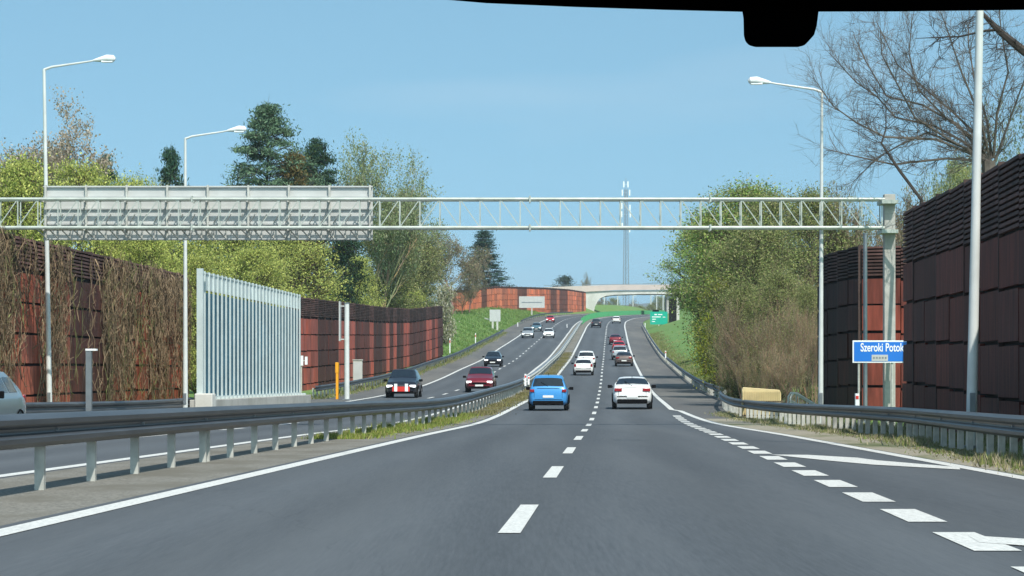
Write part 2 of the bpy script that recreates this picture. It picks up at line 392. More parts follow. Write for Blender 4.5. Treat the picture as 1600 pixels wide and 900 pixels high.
# ---------------------------------------------------------------- guard rails
WP = [(.0,.31),(.012,.305),(.070,.275),(.083,.262),(.083,.218),(.070,.205),(.016,.178),(.010,.165),(.010,.145),(.016,.132),(.070,.105),(.083,.092),(.083,.048),(.070,.035),(.012,.005),(0,0)]
def sweep(mb, pts, prof, side):
    n = len(prof); vs = []
    for i, p in enumerate(pts):
        a = Vector(pts[max(0, i-1)]); b = Vector(pts[min(len(pts)-1, i+1)]); d = (b-a); d.z = 0; d.normalize()
        nrm = Vector((d.y, -d.x, 0))*side
        for u, z in prof: vs.append(Vector(p)+nrm*u+Vector((0,0,z)))
    fs = []
    for i in range(len(pts)-1):
        for k in range(n-1):
            q = (i*n+k, i*n+k+1, (i+1)*n+k+1, (i+1)*n+k); fs.append(q if side > 0 else q[::-1])
    mb.add(vs, fs)
def guardrail(name, label, tf, Y0, Y1, spacing, sides, zt=.80, bm='rail', extra=(), group=None, postmat=None, endcap=True, foot=0, kb=.37):
    root = empty(name, RP(tf(Y0), Y0), 0, label, 'guardrail', group)
    o0 = Vector(root.location); f = kb/.31
    pr = [(u*1.15, z*f) for u, z in WP]
    ys = sorted(set([Y0]+[float(r) for r in rows if Y0 < r < Y1]+[Y1]))
    base = [Vector(RP(tf(y), y, zt-kb))-o0 for y in ys]
    for s in sides:
        m = MB(); sweep(m, [p+Vector((s*.09,0,0)) for p in base], pr, s)
        m.build('rail_beam', M[bm], root, smooth=True).modifiers.new('t', 'SOLIDIFY').thickness = .006
    if len(sides) == 2:
        m = MB()
        for a, b in zip(base[:-1], base[1:]): m.bar(a+Vector((0,0,kb-.02)), b+Vector((0,0,kb-.02)), .17, .03)
        m.build('top_strip', M['galv'], root)
    pys = []; y = Y0+.4
    while y < Y1-.2: pys.append(y); y += spacing if y < 260 else spacing*2
    pys += list(extra); pys.sort(key=lambda v: abs(v))
    def post(m, y, o):
        p = Vector(RP(tf(y), y))-o; m.box((p.x-.045,p.y,p.z+(zt-.1)/2-.04+foot), (.012,.11,zt-.06)); m.box((p.x+.045,p.y,p.z+(zt-.1)/2-.04+foot), (.012,.11,zt-.06)); m.box((p.x,p.y-.05,p.z+(zt-.1)/2-.04+foot), (.09,.012,zt-.06))
    for y in pys[:95]:
        m = MB(); post(m, y, o0); m.build('post', postmat or M['post'], root)
    if len(pys) > 95:
        m = MB()
        for y in pys[95:]: post(m, y, o0)
        tag(m.build('far_posts', postmat or M['post'], root), kind='stuff')
    for y in ys[::2]:
        if y < 70:
            p = Vector(RP(tf(y), y, zt-kb/2))-o0
            for s in sides: m = MB(); m.box((p.x+s*.115, p.y, p.z), (.03,.045,.03)); m.build('bolt_head', M['galv'], root)
    return root
tM = lambda y: (LL+inner(y))/2-.05
guardrail('guardrail', 'long double-sided steel guardrail curving along the median between the two carriageways', tM, 8, 165, 2.68, (1,-1), extra=(38.2,), zt=.835, kb=.355)
guardrail('guardrail', 'stretch of double-sided median guardrail in sunlit-painted steel climbing to the green screen', tM, 165, 505, 4.0, (1,-1), bm='rail_sunlit')
guardrail('guardrail', 'steel guardrail on closely spaced posts along the right verge and shoulder', railR, 14, 480, 1.4, (-1,), zt=.72, kb=.34)
guardrail('guardrail', 'short steel guardrail in front of the creeper-covered wall, ending at the silver screen', railL, 55, 97, 2.0, (1,), zt=.78)
guardrail('guardrail', 'steel guardrail left of the oncoming lanes below the curved rust-red wall', railL, 140, 425, 2.0, (1,), zt=.75, kb=.32)
guardrail('guardrail', 'far short guardrail beside the oncoming lanes under the wide white sign back', railL, 500, 700, 4.0, (1,), zt=.75, kb=.32)
# green screen on the far median
g = empty('antiglare_screen', RP(tM(500), 500), 0, 'green slatted anti-glare screen on the far median below the bridge', 'screen')
o0 = Vector(g.location); m = MB(); m2 = MB()
ys = [float(r) for r in rows if 500 <= r <= 1100]
for a, b in zip(ys[:-1], ys[1:]):
    pa, pb = Vector(RP(tM(a), a))-o0, Vector(RP(tM(b), b))-o0
    m.bar(pa+Vector((0,0,.75)), pb+Vector((0,0,.75)), .2, .3); m.bar(pa+Vector((0,0,1.25)), pb+Vector((0,0,1.25)), .08, .1)
    for q in range(8):
        p = pa.lerp(pb, q/8); m2.box((p.x, p.y, p.z+.65), (.35,.06,1.2), .5)
m.build('rail_band', M['greenrail'], g); tag(m2.build('slats', M['greenrail'], g), kind='stuff')

# ---------------------------------------------------------------- noise walls
def wall(name, label, pts, tops, panel_w=1.7, row_h=.98, slats=1.25, redness=.5, group=None, flip=1, seed=1, cat='noise barrier', step=0, bases=None, tone=1.0, first=0):
    """pts: plan polyline; built from cassettes, ribbed cap, core and posts"""
    rg = random.Random(seed)
    root = empty(name, (pts[0][0], pts[0][1], 0), 0, label, cat, group); o = Vector(root.location)
    pan, cap, core, post = MB(), MB(), MB(), MB()
    segs = []
    for (a, b, ta, tb, k) in zip(pts[:-1], pts[1:], tops[:-1], tops[1:], range(99)):
        a2, b2 = Vector((a[0],a[1])), Vector((b[0],b[1])); L = (b2-a2).length; n = max(1, round(L/panel_w))
        for i in range(n):
            p, q = a2.lerp(b2, i/n), a2.lerp(b2, (i+1)/n); segs.append((p, q, ta+(tb-ta)*(i+.5)/n))
    cur = None
    for i, (p, q, top) in enumerate(segs):
        d = (q-p).normalized(); nrm = Vector((d.y, -d.x))*flip; ang = math.atan2(d.y, d.x); L = (q-p).length
        c = (p+q)/2; zb = (gnd(c.x, c.y) if bases is None else bases(c.y))-.15
        if step:
            if cur is None or i % step == 0: cur = top
            top = cur
        c3 = Vector((c.x, c.y, 0))-o
        core.box((c3.x, c3.y, (zb+top-.05)/2), (L+.02, .16, top-.05-zb), ang)
        if i % 2 == 0: base_b = (1.5*rg.uniform(.8,1.2),)*3 if rg.random() < redness else (rg.uniform(.2,.5),)*3
        bright = base_b
        bright = tuple(v*(tone[q_] if isinstance(tone, tuple) else tone) for q_, v in enumerate(bright))
        if i < first: bright = (1.05,)*3  # panels turned to the camera: their sunlit look painted as brighter colour
        z = top-slats; j = 0
        f3 = Vector((nrm.x, nrm.y, 0))
        while z > zb+.05:
            h = min(row_h, z-zb); v = rg.uniform(.75, 1.2); off = rg.uniform(0, .05)
            cc = c3+f3*(.10+off)
            warm = rg.uniform(.9, 1.15)
            pan.box((cc.x, cc.y, z-h/2+rg.uniform(-.015,.015)), (L-.045, .12, h-.085), ang, (bright[0]*v*warm, bright[1]*v, bright[2]*v/warm))
            z -= row_h; j += 1
        ns = int(slats/.125)
        for s in range(ns):
            zz = top-.05-s*.125; cc = c3+f3*(.13)
            v = rg.uniform(.6, 1.5)*(1.6 if bright[0] > .8 else .8)*(1.7 if isinstance(tone, tuple) and tone[0] < 2 else 1)
            cap.box((cc.x, cc.y, zz), (L-.03, .12, .07), ang, (v, v, v))
        if i % 2 == 0:
            p3 = Vector((p.x, p.y, 0))-o+f3*.08
            post = MB(); post.box((p3.x, p3.y, (zb+top+.03)/2), (.07, .24, top+.03-zb), ang); post.build('post', M['wallpost'], root)
    pan.k = cap.k = True
    core.build('core', M['joint'], root); pan.build('cassettes', M['wood'], root); cap.build('ribbed_cap', M['slat'], root)
    return root
wall('noise_barrier', 'dark rust-brown noise wall under the bare tree, nearest on the right', [(8.2,18),(9.3,32),(10.35,50),(11.05,62),(11.62,73)], [5.2,5.3,5.55,5.75,5.9], 2.9, 1.15, 1.5, .0, seed=3, flip=-1, step=1, tone=(1.5,1.45,1.4))
wall('noise_barrier', 'set-back brown noise wall behind the blue sign and gantry leg', [(15.6,90.6),(12.95,92),(12.12,97.5)], [5.75,5.95,5.8], 1.35, 1.0, 1.15, .0, seed=8, flip=-1, tone=.45, first=2)
wall('noise_barrier', 'rust wall overgrown with dry creeper at the left of the oncoming lanes', [(-18.6,40),(-16.8,66),(-16,78),(-15.4,95),(-14.9,113)], [5.3,5.5,5.57,5.65,5.7], 2.0, 1.0, 1.1, .5, seed=11, tone=(1.3,1.45,1.2))
wall('noise_barrier', 'curved rust-red noise wall between the silver screen and the grass bank', [(-14.3,158),(-14,165),(-12.7,190),(-11.4,222),(-10.3,250),(-8.2,290)], [6.3,6.36,6.77,7.3,7.93,9.4], 1.9, 1.1, 1.35, .5, seed=22, tone=1.25)
wall('noise_barrier', 'bright orange-red noise wall on top of the grass bank running to the bridge', [(-13.5,455),(-3.5,544),(8.5,640),(16,710),(22.8,776)], [16.6,21,24.1,26.2,27.7], 4.5, 1.3, .4, .62, seed=5, tone=(2.1,2.5,1.7),
     bases=lambda y: float(np.interp(y, [455,544,640,710,776], [11.2,15,17.8,19.7,21.3])))
for o_ in bpy.data.objects:
    pass
# silver slatted screen on a concrete base
a, b = Vector((-12.05,96,0)), Vector((-10.6,124,0)); d = (b-a).normalized(); L = (b-a).length
g = empty('slatted_screen', (a.x,a.y,zr(-14,97)), 0, 'tall silver screen of vertical slats with blue glazing on a concrete base', 'noise barrier')
ang = math.atan2(d.y, d.x); nrm = Vector((d.y,-d.x,0)); H = 5.6
def W_(s, out, z): return d*s+nrm*out+Vector((0,0,z))
m = MB(); m.bar(W_(-.6,.15,.28), W_(L+.5,.15,.28), .8, .85); m.bar(W_(-.9,.45,.04), W_(L+.8,.45,.04), .7, .26); m.build('concrete_base', M['concrete'], g, bevel=.03)
m = MB(); m.bar(W_(.1,0,.7+(H-.7)*.42), W_(L-.1,0,.7+(H-.7)*.42), .05, (H-.7)*.84+.1); m.build('glazing', M['alu_in'], g)
m = MB(); m.bar(W_(.1,0,H-.33), W_(L-.1,0,H-.33), .05, .62); m.bar(W_(0,0,H+.02), W_(L,0,H+.02), .12, .07); m.bar(W_(0,.02,.78), W_(L,.02,.78), .14, .1); m.build('upper_panel', M['alu'], g)
n = 28
for k in range(n+1):
    s = L*k/n; big = k in (0, n) or k % 5 == 0
    m = MB(); hh = H+.08 if k else H+.15; wd = .22 if k == 0 else (.12 if big else .075)
    c = W_(s, .06, (.7+hh)/2); m.box(c, (wd, .24 if k == 0 else .07, hh-.7), ang); m.box(W_(s,.2,.74), (wd+.12,.3,.1), ang); m.build('slat_post', M['alu'], g)
m = MB(); m.box(W_(-.3,.3,.35), (.75,.7,1.2), ang); m.build('end_block', M['conc_white'], g, bevel=.05)

# ---------------------------------------------------------------- gantry
GY = 77.5
def gx(x): return (x-800)*GY/F
def gz(y): return CAMZ+(HOR-y)*GY/F
g = empty('sign_gantry', (gx(1390), GY, gnd(gx(1390), GY)), 0, 'steel truss gantry spanning the whole motorway', 'gantry')
o0 = Vector(g.location)
def GP(x, y, dy=0): return Vector((gx(x), GY+dy, gz(y)))-o0
D = .45; XL, XR = -170, 1382
for dy in (0, D):
    for yy in (311, 355.5):
        m = MB(); m.tube([GP(XL,yy,dy), GP(XR,yy,dy)], .05, 8); m.build('chord', M['truss'], g, smooth=True)
m = MB(); pitch = 31.4; k = 0; x = XR-4
while x > XL:
    for dy in (0, D):
        m.bar(GP(x,311,dy), GP(x,355.5,dy), .035, .035)
        x2 = x-pitch; l = x > 700
        if dy == 0: m.bar(GP(x2,311,dy) if l else GP(x,311,dy), GP(x,355.5,dy) if l else GP(x2,355.5,dy), .028, .028)
    for yy in (311, 355.5):
        m.bar(GP(x,yy,0), GP(x,yy,D), .03, .03)
    x -= pitch
tag(m.build('lattice_bracing', M['truss'], g))
for xx in (300, 828, 1110):
    m = MB()
    for yy in (311, 355.5):
        for dy in (0, D): m.box(GP(xx,yy,dy), (.05,.19,.19))
    m.build('splice_flange', M['truss'], g)
for xx in (1391, -178):
    m = MB(); top = gz(303)-o0.z; X = gx(xx)-o0.x
    m.box((X, D/2, top/2), (.34,.34,top)); m.build('leg', M['concrete'] if xx > 0 else M['truss'], g, bevel=.01)
    for yy in (357, 311): m = MB(); m.box((X-.05,D/2,gz(yy)-o0.z-.1), (.5,1.1,.11)); m.build('bracket', M['truss'], g)
# sign panel hanging on the far side, seen from behind
sx0, sx1, sy0, sy1 = 60, 580, 287, 373
s = empty('gantry_sign', (gx(320), GY+D+.35, gz(373)), 0, 'huge pale grey direction sign seen from behind, mounted on the gantry', 'sign')
so_ = Vector(s.location); Ws = gx(sx1)-gx(sx0); Hs = gz(sy0)-gz(sy1)
m = MB(); m.box((0,.1,Hs/2), (Ws,.05,Hs)); m.build('panel', M['signback'], s)
m = MB()
for zz in (.04, Hs*.30, Hs*.58, Hs*.80, Hs-.03): m.box((0,.035,zz), (Ws,.075,.05 if zz > .1 and zz < Hs-.1 else .04))
m.build('rib', M['signback'], s)
for k in range(9):
    m = MB(); X = -Ws/2+.08+k*(Ws-.16)/8; m.box((X,-.03,Hs/2), (.06,.09,Hs+.03)); m.bar((X,-.05,Hs*.18), (X,-.4,Hs*.18), .05,.05); m.bar((X,-.05,Hs*.70), (X,-.4,Hs*.70), .05,.05)
    m.build('upright', M['post'], s)
m = MB()
for k in range(28):
    X = -Ws/2+.1+k*(Ws-.2)/27; m.bar((X,-.04,.06), (X-.22,-.32,.30), .03,.03); m.bar((X,-.02,.05),(X,-.02,.33),.03,.03)
    m.bar((X,-.02,.55),(X+.2,-.3,.8),.025,.025)
m.box((0,-.30,.30), (Ws,.05,.04)); m.build('walkway_brackets', M['post'], s)

# ---------------------------------------------------------------- lamp posts
def lamp(X, Y, ztop, armdir, arm, label, lean=0, r0=.10, r1=.052):
    zb = gnd(X, Y)-.05; g = empty('lamp_post', (X,Y,zb), 0, label, 'lamp post', 'street lamps along the motorway'); h = ztop-zb
    m = MB(); m.tube([(0,0,0),(lean*h*.5,0,h*.5),(lean*h,0,h)], [r0,(r0+r1)/2,r1], 12); m.build('pole', M['pole'], g, smooth=True)
    m = MB(); tx = lean*h; m.tube([(tx,0,h-.02),(tx+armdir*.25,0,h+.07),(tx+armdir*arm*.8,0,h+.24),(tx+armdir*arm,0,h+.30)], [.045,.04,.03,.028], 8); m.build('arm', M['pole'], g, smooth=True)
    e = tx+armdir*arm
    m = MB(); m.tube([(e-armdir*.15,0,h+.28),(e+armdir*.05,0,h+.31),(e+armdir*.3,0,h+.35),(e+armdir*.50,0,h+.34),(e+armdir*.56,0,h+.32)], [.035,.08,.125,.115,.05], 10)
    hd = m.build('lamp_head', M['lamp'], g, smooth=True)
    m = MB(); m.box((e+armdir*.3,0,h+.245), (.36,.16,.05)); m.build('lens', M['lens'], hd)
    m = MB(); m.box((lean*h*.06, -r0, .9), (.1,.03,.4)); m.build('service_door', M['galv'], g)
    m = MB(); m.tube([(0,0,0),(0,0,.12)], r0*1.7, 12); m.build('base_collar', M['galv'], g)
lamp(8.55, 46.5, 10.6, -1, 2.3, 'thick near lamp post standing before the dark right wall, its top out of view', .02, .105, .06)
lamp(9.68, 78.3, at(1284,143,78.3).z, -1, 1.75, 'right-hand lamp post with its arm over the road, by the gantry end', .004, .085, .04)
lamp(-15.0, 81.0, at(61,108,81.0).z, 1, 1.75, 'leftmost white lamp post crossing the back of the gantry sign', -.016, .095, .05)
lamp(-12.12, 92.6, at(292,216,92.6).z, 1, 1.7, 'white lamp post just left of the silver slatted screen', 0, .10, .045)

# ---------------------------------------------------------------- bridge
BY = 800.0
def bx(x): return (x-800)*BY/F
def bz(y): return CAMZ+(HOR-y)*BY/F
g = empty('bridge', (bx(990), BY, bz(492)), 0, 'pale concrete road bridge with a curved haunch over the far motorway', 'bridge')
o0 = Vector(g.location)
def ext(poly, y0, y1, name, m_, bev=0):
    m = MB(); m.prism([(bx(x)-o0.x, bz(y)-o0.z) for x, y in poly][::-1], y0, y1); return m.build(name, m_, g, bevel=bev)
ext([(850,449),(900,447),(960,445),(1075,444.5),(1130,446),(1130,452.5),(1075,452.5),(960,453.5),(905,456.5),(850,458)], -.5, .0, 'parapet', M['conc_warm'])
ext([(880,457),(960,454),(1075,453),(1120,453),(1120,460),(1042,459.5),(1000,459.3),(960,460.5),(946,462.5),(938,466),(933,472),(929.5,480),(928,488),(925,496),(880,496)], .02, 11, 'deck', M['conc_white'])
ext([(1042,459),(1060,459),(1060,510),(1042,510)], 1.5, 10, 'abutment', M['concrete'])
ext([(850,445.5),(1120,441.8),(1120,442.6),(850,446.3)], -.35, -.25, 'railing', M['galv'])
# dark panel and concrete post beside right abutment
g = empty('noise_barrier', (*[at(1051,519,455).x, 455], at(1051,519,455).z), 0, 'single dark brown ribbed panel beside a pale concrete post under the bridge end', 'noise barrier')
o0 = Vector(g.location); hh = 53*455/F
m = MB(); m.box((0,0,hh/2), (1.35,.3,hh));
m.build('panel', M['slat'], g)
m = MB()
for k in range(5): m.box((-.55+k*.27,-.17,hh/2), (.07,.06,hh-.1))
m.build('ribs', M['slat'], g)
m = MB(); m.box((.98,.3,hh/2+.2), (.5,.5,hh+.5)); m.build('concrete_post', M['conc_white'], g)

# ---------------------------------------------------------------- mast
MY = 1500.0
mx, mz0, mz1 = at(978,470,MY).x, at(978,470,MY).z-10, at(978,296,MY).z
g = empty('radio_mast', (mx,MY,mz0), 0, 'tall lattice telecom mast with white antennas rising beyond the bridge', 'mast'); H = mz1-mz0
for i, (sx, sy) in enumerate(((-1,-1),(1,-1),(0,1))):
    m = MB(); m.tube([(sx*1.9,sy*1.7,0),(sx*.85,sy*.7,H)], .2, 5); m.build('leg', M['mast'], g)
m = MB(); n = 34
for k in range(n):
    for (s0, s1) in (((-1,-1),(1,-1)),((1,-1),(0,1)),((0,1),(-1,-1))):
        w0 = 1.7-1.0*k/n; w1 = 1.7-1.0*(k+1)/n; z0, z1 = H*k/n, H*(k+1)/n
        m.bar((s0[0]*w0,s0[1]*w0*.88,z0), (s1[0]*w1,s1[1]*w1*.88,z1), .09,.09); m.bar((s0[0]*w0,s0[1]*w0*.88,z0),(s1[0]*w0,s1[1]*w0*.88,z0),.07,.07)
m.build('bracing', M['mast'], g)
for z, dx in ((2,-2.2),(2,2.2),(10,-2.5),(11,2.4),(15,-2.6),(15,2.6),(22,-2.2),(24,2.2),(-3,-1.3),(-3,1.2)):
    m = MB(); m.box((dx,-.6,H-z), (.8,.6,3.6)); m.bar((0,0,H-z),(dx,-.4,H-z),.12,.12); m.build('antenna', M['white'], g)
m = MB(); m.tube([(0,0,H),(0,0,H+7)], .10, 5); m.build('whip', M['mast'], g)

# hill far away
mb = MB(); n = 40
for j, (yy, f) in enumerate(((2600,0),(2900,.6),(3300,1),(3900,.9),(4600,.2))):
    for i in range(n+1):
        X = -900+i*2600/n; mb.v.append((X, yy, 12+f*(92+6*math.sin(i*.35)+4*math.sin(i*1.1))))
for j in range(4):
    for i in range(n): q = j*(n+1)+i; mb.f.append((q,q+1,q+n+2,q+n+1)); mb.c.append((1,1,1))
tag(mb.build('hills', M['hill'], smooth=True), kind='structure')

# ---------------------------------------------------------------- signs and small furniture
# blue river sign
YS = 76.6
g = empty('river_sign', (at(1377,660,YS).x, YS, gnd(at(1377,600,YS).x, YS)), 0, 'blue river name sign with white border on two posts before the right wall', 'sign')
o0 = Vector(g.location)
def SP(x, y): p = at(x,y,YS)-o0; return p
c = SP(1375.5,549.5); Ws, Hs = 87*YS/F, 35*YS/F
m = MB(); m.box((c.x,0,c.z), (Ws,.03,Hs)); pnl = m.build('panel', M['white'], g, bevel=.008)
m = MB(); m.box((c.x,-.019,c.z), (Ws-.09,.008,Hs-.09)); m.build('blue_field', M['blue'], pnl)
def text(body, size, loc, m_, parent, off=0, name='lettering', align='CENTER'):
    cu = bpy.data.curves.new(name, 'FONT'); cu.body = body; cu.size = size; cu.offset = off; cu.extrude = .002
    cu.align_x = align; cu.align_y = 'CENTER'
    o = bpy.data.objects.new(name, cu); COL.objects.link(o)
    dg = bpy.context.evaluated_depsgraph_get(); me = bpy.data.meshes.new_from_object(o.evaluated_get(dg))
    bpy.data.objects.remove(o); o = bpy.data.objects.new(name, me); COL.objects.link(o)
    me.materials.clear(); me.materials.append(m_)
    o.location = loc; o.rotation_euler = (math.pi/2, 0, 0); o.parent = parent; return o
tt = text('Szeroki Potok', .36, (SP(1378,549).x,-.028,c.z+.12), M['white'], pnl, .006)
sc_ = (68*YS/F)/max(1e-3, tt.dimensions.x); tt.scale = (sc_, 1, 1)
m = MB(); m.box((c.x-.02,-.026,c.z-.19), (.50,.008,.19)); m.build('small_plate', M['signback'], pnl)
m = MB()
for k in range(5): m.box((c.x-.02-.18+k*.09,-.032,c.z-.19), (.05,.003,.06))
m.build('plate_marks', M['galv'], pnl)
for x in (1342, 1394):
    m = MB(); p = SP(x,567); m.tube([(p.x,.05,-.2),(p.x,.05,c.z+Hs/2-.05)], .033, 8); m.build('leg', M['post'], g)
# slim grey column beside wall B
def column(label, x, ytop, Y, r, m_, name='steel_column', cat='post', cap=None, ybot=None):
    p = at(x, ytop, Y); zb = gnd(p.x, Y) if ybot is None else at(x, ybot, Y).z; g = empty(name, (p.x,Y,zb), 0, label, cat)
    m = MB(); m.tube([(0,0,-.1),(0,0,p.z-zb)], [r,r*.9], 10); m.build('shaft', m_, g, smooth=True)
    m = MB(); m.box((0,0,.05), (r*3.4,r*3.4,.1)); m.build('foot_plate', M['galv'], g)
    m = MB(); m.tube([(0,0,p.z-zb),(0,0,p.z-zb+.04)], r*1.15, 10); m.build('cap', M['galv'], g)
    return g
column('slim grey steel column in front of the set-back wall, left of the gantry leg', 1352, 366, 84, .075, M['galv'])
g = column('thick pale post beside the oncoming lanes with a flat sign seen edge-on', 542, 474, 139, .15, M['pole'], 'sign_post', 'post')
m = MB(); hz = at(542,474,139).z-g.location.z; m.box((-.38,0,hz-1.0), (.06,1.1,2.2)); m.bar((-.36,0,hz-2.0),(.0,0,hz-2.0),.06,.06); m.bar((-.36,0,hz-.15),(0,0,hz-.15),.06,.06); m.build('edge_on_plate', M['signback'], g)
# bent grey post by creeper wall
p = at(139,548,77); g = empty('short_column', (p.x,77,gnd(p.x,77)), 0, 'short grey square column with a white cap before the creeper wall', 'post')
h = p.z-g.location.z; m = MB(); m.box((0,0,h/2), (.17,.2,h)); m.build('shaft', M['galv'], g); m = MB(); m.box((.08,0,h+.03), (.34,.24,.06)); m.build('cap', M['white'], g)
# orange marker
p = at(527,569,140); g = empty('marker_post', (p.x,140,zr(-12,140)), 0, 'tall orange marker post at the edge of the oncoming lanes', 'marker post')
h = p.z-g.location.z; m = MB(); m.box((0,0,h*.42), (.16,.16,h*.84)); m.build('stake', M['orange'], g, bevel=.01); m = MB(); m.box((0,0,h*.9), (.22,.2,h*.3)); m.build('head', M['orange'], g, bevel=.02)
# cabinet
Yc = 178; p = at(559,563,Yc); g = empty('equipment_cabinet', (p.x,Yc,gnd(p.x,Yc)), 0, 'grey roadside cabinet behind the guardrail by the curved red wall', 'cabinet')
h = p.z-g.location.z; m = MB(); m.box((0,0,h/2), (.66,.45,h)); m.build('body', M['cabinet'], g, bevel=.01); m = MB(); m.box((0,-.23,h/2), (.56,.02,h*.85)); m.build('door', M['signback'], g); m = MB(); m.box((0,0,h+.03), (.74,.55,.06)); m.build('lid', M['cabinet'], g)
Yc = 156; p = at(471,556,Yc); g = empty('small_box', (p.x,Yc,gnd(p.x,Yc)), 0, 'small white box on a stake at the end of the silver screen', 'box')
h = p.z-g.location.z; m = MB(); m.box((0,0,h-.3), (.22,.2,.62)); m.build('housing', M['white'], g); m = MB(); m.box((.3,0,h-.3), (.16,.12,.5)); m.build('side_housing', M['white'], g); m = MB(); m.box((0,0,(h-.6)/2), (.07,.07,h-.6)); m.box((.15,0,h-.3),(.3,.05,.05)); m.build('stake', M['post'], g)
# cream ribbed box with handrail
Yc = 96; p0 = at(1158,608,Yc); g = empty('ribbed_cover', (p0.x+.78,Yc,gnd(p0.x+.78,Yc)-.1), -.08, 'cream ribbed inlet cover behind the right guardrail', 'drain cover')
m = MB(); Wc = 1.5; hh = 1.18
m.prism([(-Wc/2,0),(Wc/2,0),(Wc/2,hh-.12),(Wc/2-.06,hh),(-Wc/2+.05,hh+.1),(-Wc/2,hh)], -.05, .75); m.build('body', M['cream'], g, bevel=.02)
m = MB()
for k in range(22): m.box((-Wc/2+.05+k*(Wc-.1)/21, -.07, hh*.5), (.03,.05,hh*.9))
m.build('ribs', M['cream'], g)
m = MB(); m.box((0,-.08,hh*.62), (Wc,.03,.05)); m.box((0,-.08,.2), (Wc,.03,.05)); m.build('cross_band', M['bark'], g)
m = MB(); m.box((Wc/2+.02,-.15,.25), (.16,.16,.7)); m.build('corner_block', M['conc_white'], g)
YY = 97; g = empty('handrail', (at(1256,640,YY).x,YY,gnd(at(1256,640,YY).x,YY)), 0, 'pale tubular stair handrail sloping down beside the cream cover', 'handrail'); o0 = Vector(g.location)
def q(x, y, dy=0): return at(x,y,YY)-o0+Vector((0,dy,0))
for dy, nm in ((0,'top_rail'),(.9,'top_rail')):
    m = MB(); m.tube([q(1236,634,dy),q(1236,620,dy),q(1240,614,dy),q(1246,615,dy),q(1277,634,dy),q(1279,642,dy)], .04, 8); m.build(nm, M['pole'], g, smooth=True)
    m = MB(); m.tube([q(1237,626,dy),q(1268,643,dy)], .022, 6); m.build('lower_rail', M['pole'], g)
    for x in (1248, 1265):
        m = MB(); m.tube([q(x, 616+(x-1246)*.6,dy), q(x,650,dy)], .022, 6); m.build('baluster', M['pole'], g)
# reflectors / delineators
def delineator(x, ybot, Y, h, label, red=True):
    p = at(x, ybot, Y); z = gnd(p.x, Y) if ybot is None else p.z
    g = empty('delineator', (p.x,Y,z), 0, label, 'delineator post', 'roadside delineator posts')
    m = MB(); m.box((0,0,h/2), (.12,.10,h)); m.build('stake', M['white'], g)
    if red: m = MB(); m.box((0,-.056,h*.78), (.09,.012,h*.18)); m.build('reflector', M['red'], g)
delineator(743, 540, 350, 1.75, 'tall white delineator at the foot of the left grass bank')
delineator(809, 511, 480, .9, 'small white delineator beside the far left guardrail, by the grey sign back', False)
delineator(1339, 643, 76, .55, 'red and white delineator under the blue sign')
delineator(1210, 620, 105, .3, 'tiny white marker by the cream cover', False)
delineator(1008, 512, 470, .9, 'white delineator left of the green direction sign', False)
delineator(1040, 560, 265, .8, 'white delineator on the right grass slope by the guardrail')
delineator(826, 601, 158, .55, 'red and white marker on the median guardrail beside the blue car')
delineator(821, 603, 156, .75, 'white-topped marker behind the median guardrail, nearest the blue car')
delineator(886, 518, 470, 1.4, 'thin white stake at the inner edge of the oncoming lanes', False)
delineator(703, 552, 300, 1.8, 'white stake at the end of the curved red wall')
# green direction sign
Yg = 455; p = at(1029.5,507,Yg); g = empty('direction_sign', (p.x,Yg,at(1030,528,Yg).z), 0, 'teal green direction sign on the right grass slope before the bridge', 'sign')
u = Yg/F; z0 = (528-507)*u
m = MB(); m.box((0,0,z0+10*u), (27*u,.06,20*u)); pnl = m.build('panel', M['green'], g)
m = MB(); m.box((-5*u,0,z0+21.5*u), (10*u,.08,3*u)); m.build('black_tab', M['black'], g)
m = MB()
for (x, z, w_, h_) in ((-5,15.5,4,1.8),(2,15.5,7,1.4),(-4,11.8,14,1.3),(-7.5,8.2,6,1.2),(-8.5,4.6,5,1.2),(8,11.5,4,1.0)): m.box((x*u,-.04,z0+z*u), (w_*u,.01,h_*u))
m.build('white_lines', M['white'], pnl)
m = MB(); m.box((0,.06,z0/2), (.16,.16,z0)); m.build('leg', M['post'], g)
# sign back on left slope
Yg = 438; p = at(773.5,501,Yg); g = empty('road_sign', (p.x,Yg,at(773,524,Yg).z), 0, 'square grey sign back on two wide legs on the left grass bank', 'sign'); u = Yg/F; z0 = 22*u
m = MB(); m.box((0,0,z0+9*u), (17*u,.06,18.5*u)); m.build('panel', M['signback'], g)
for s_ in (-1, 1): m = MB(); m.box((s_*3.6*u,.05,z0/2), (3*u,.1,z0)); m.build('leg', M['post'], g)
m = MB(); m.bar((0,0,z0), (-16*u,1,z0+5*u), .25,.2); m.build('brace', M['post'], g)
Yg = 540; p = at(831,481,Yg); g = empty('road_sign', (p.x,Yg,at(831,492,Yg).z), 0, 'wide pale sign with one dark line in front of the orange wall', 'sign'); u = Yg/F; z0 = 11*u
m = MB(); m.box((0,0,z0+9*u), (40*u,.08,18*u)); m.build('panel', M['signback'], g)
m = MB(); m.box((0,-.05,z0+8.5*u), (32*u,.02,1.4*u)); m.build('dark_line', M['galv'], g)
m = MB(); m.box((0,.08,z0/2), (2*u,.1,z0)); m.build('leg', M['post'], g)

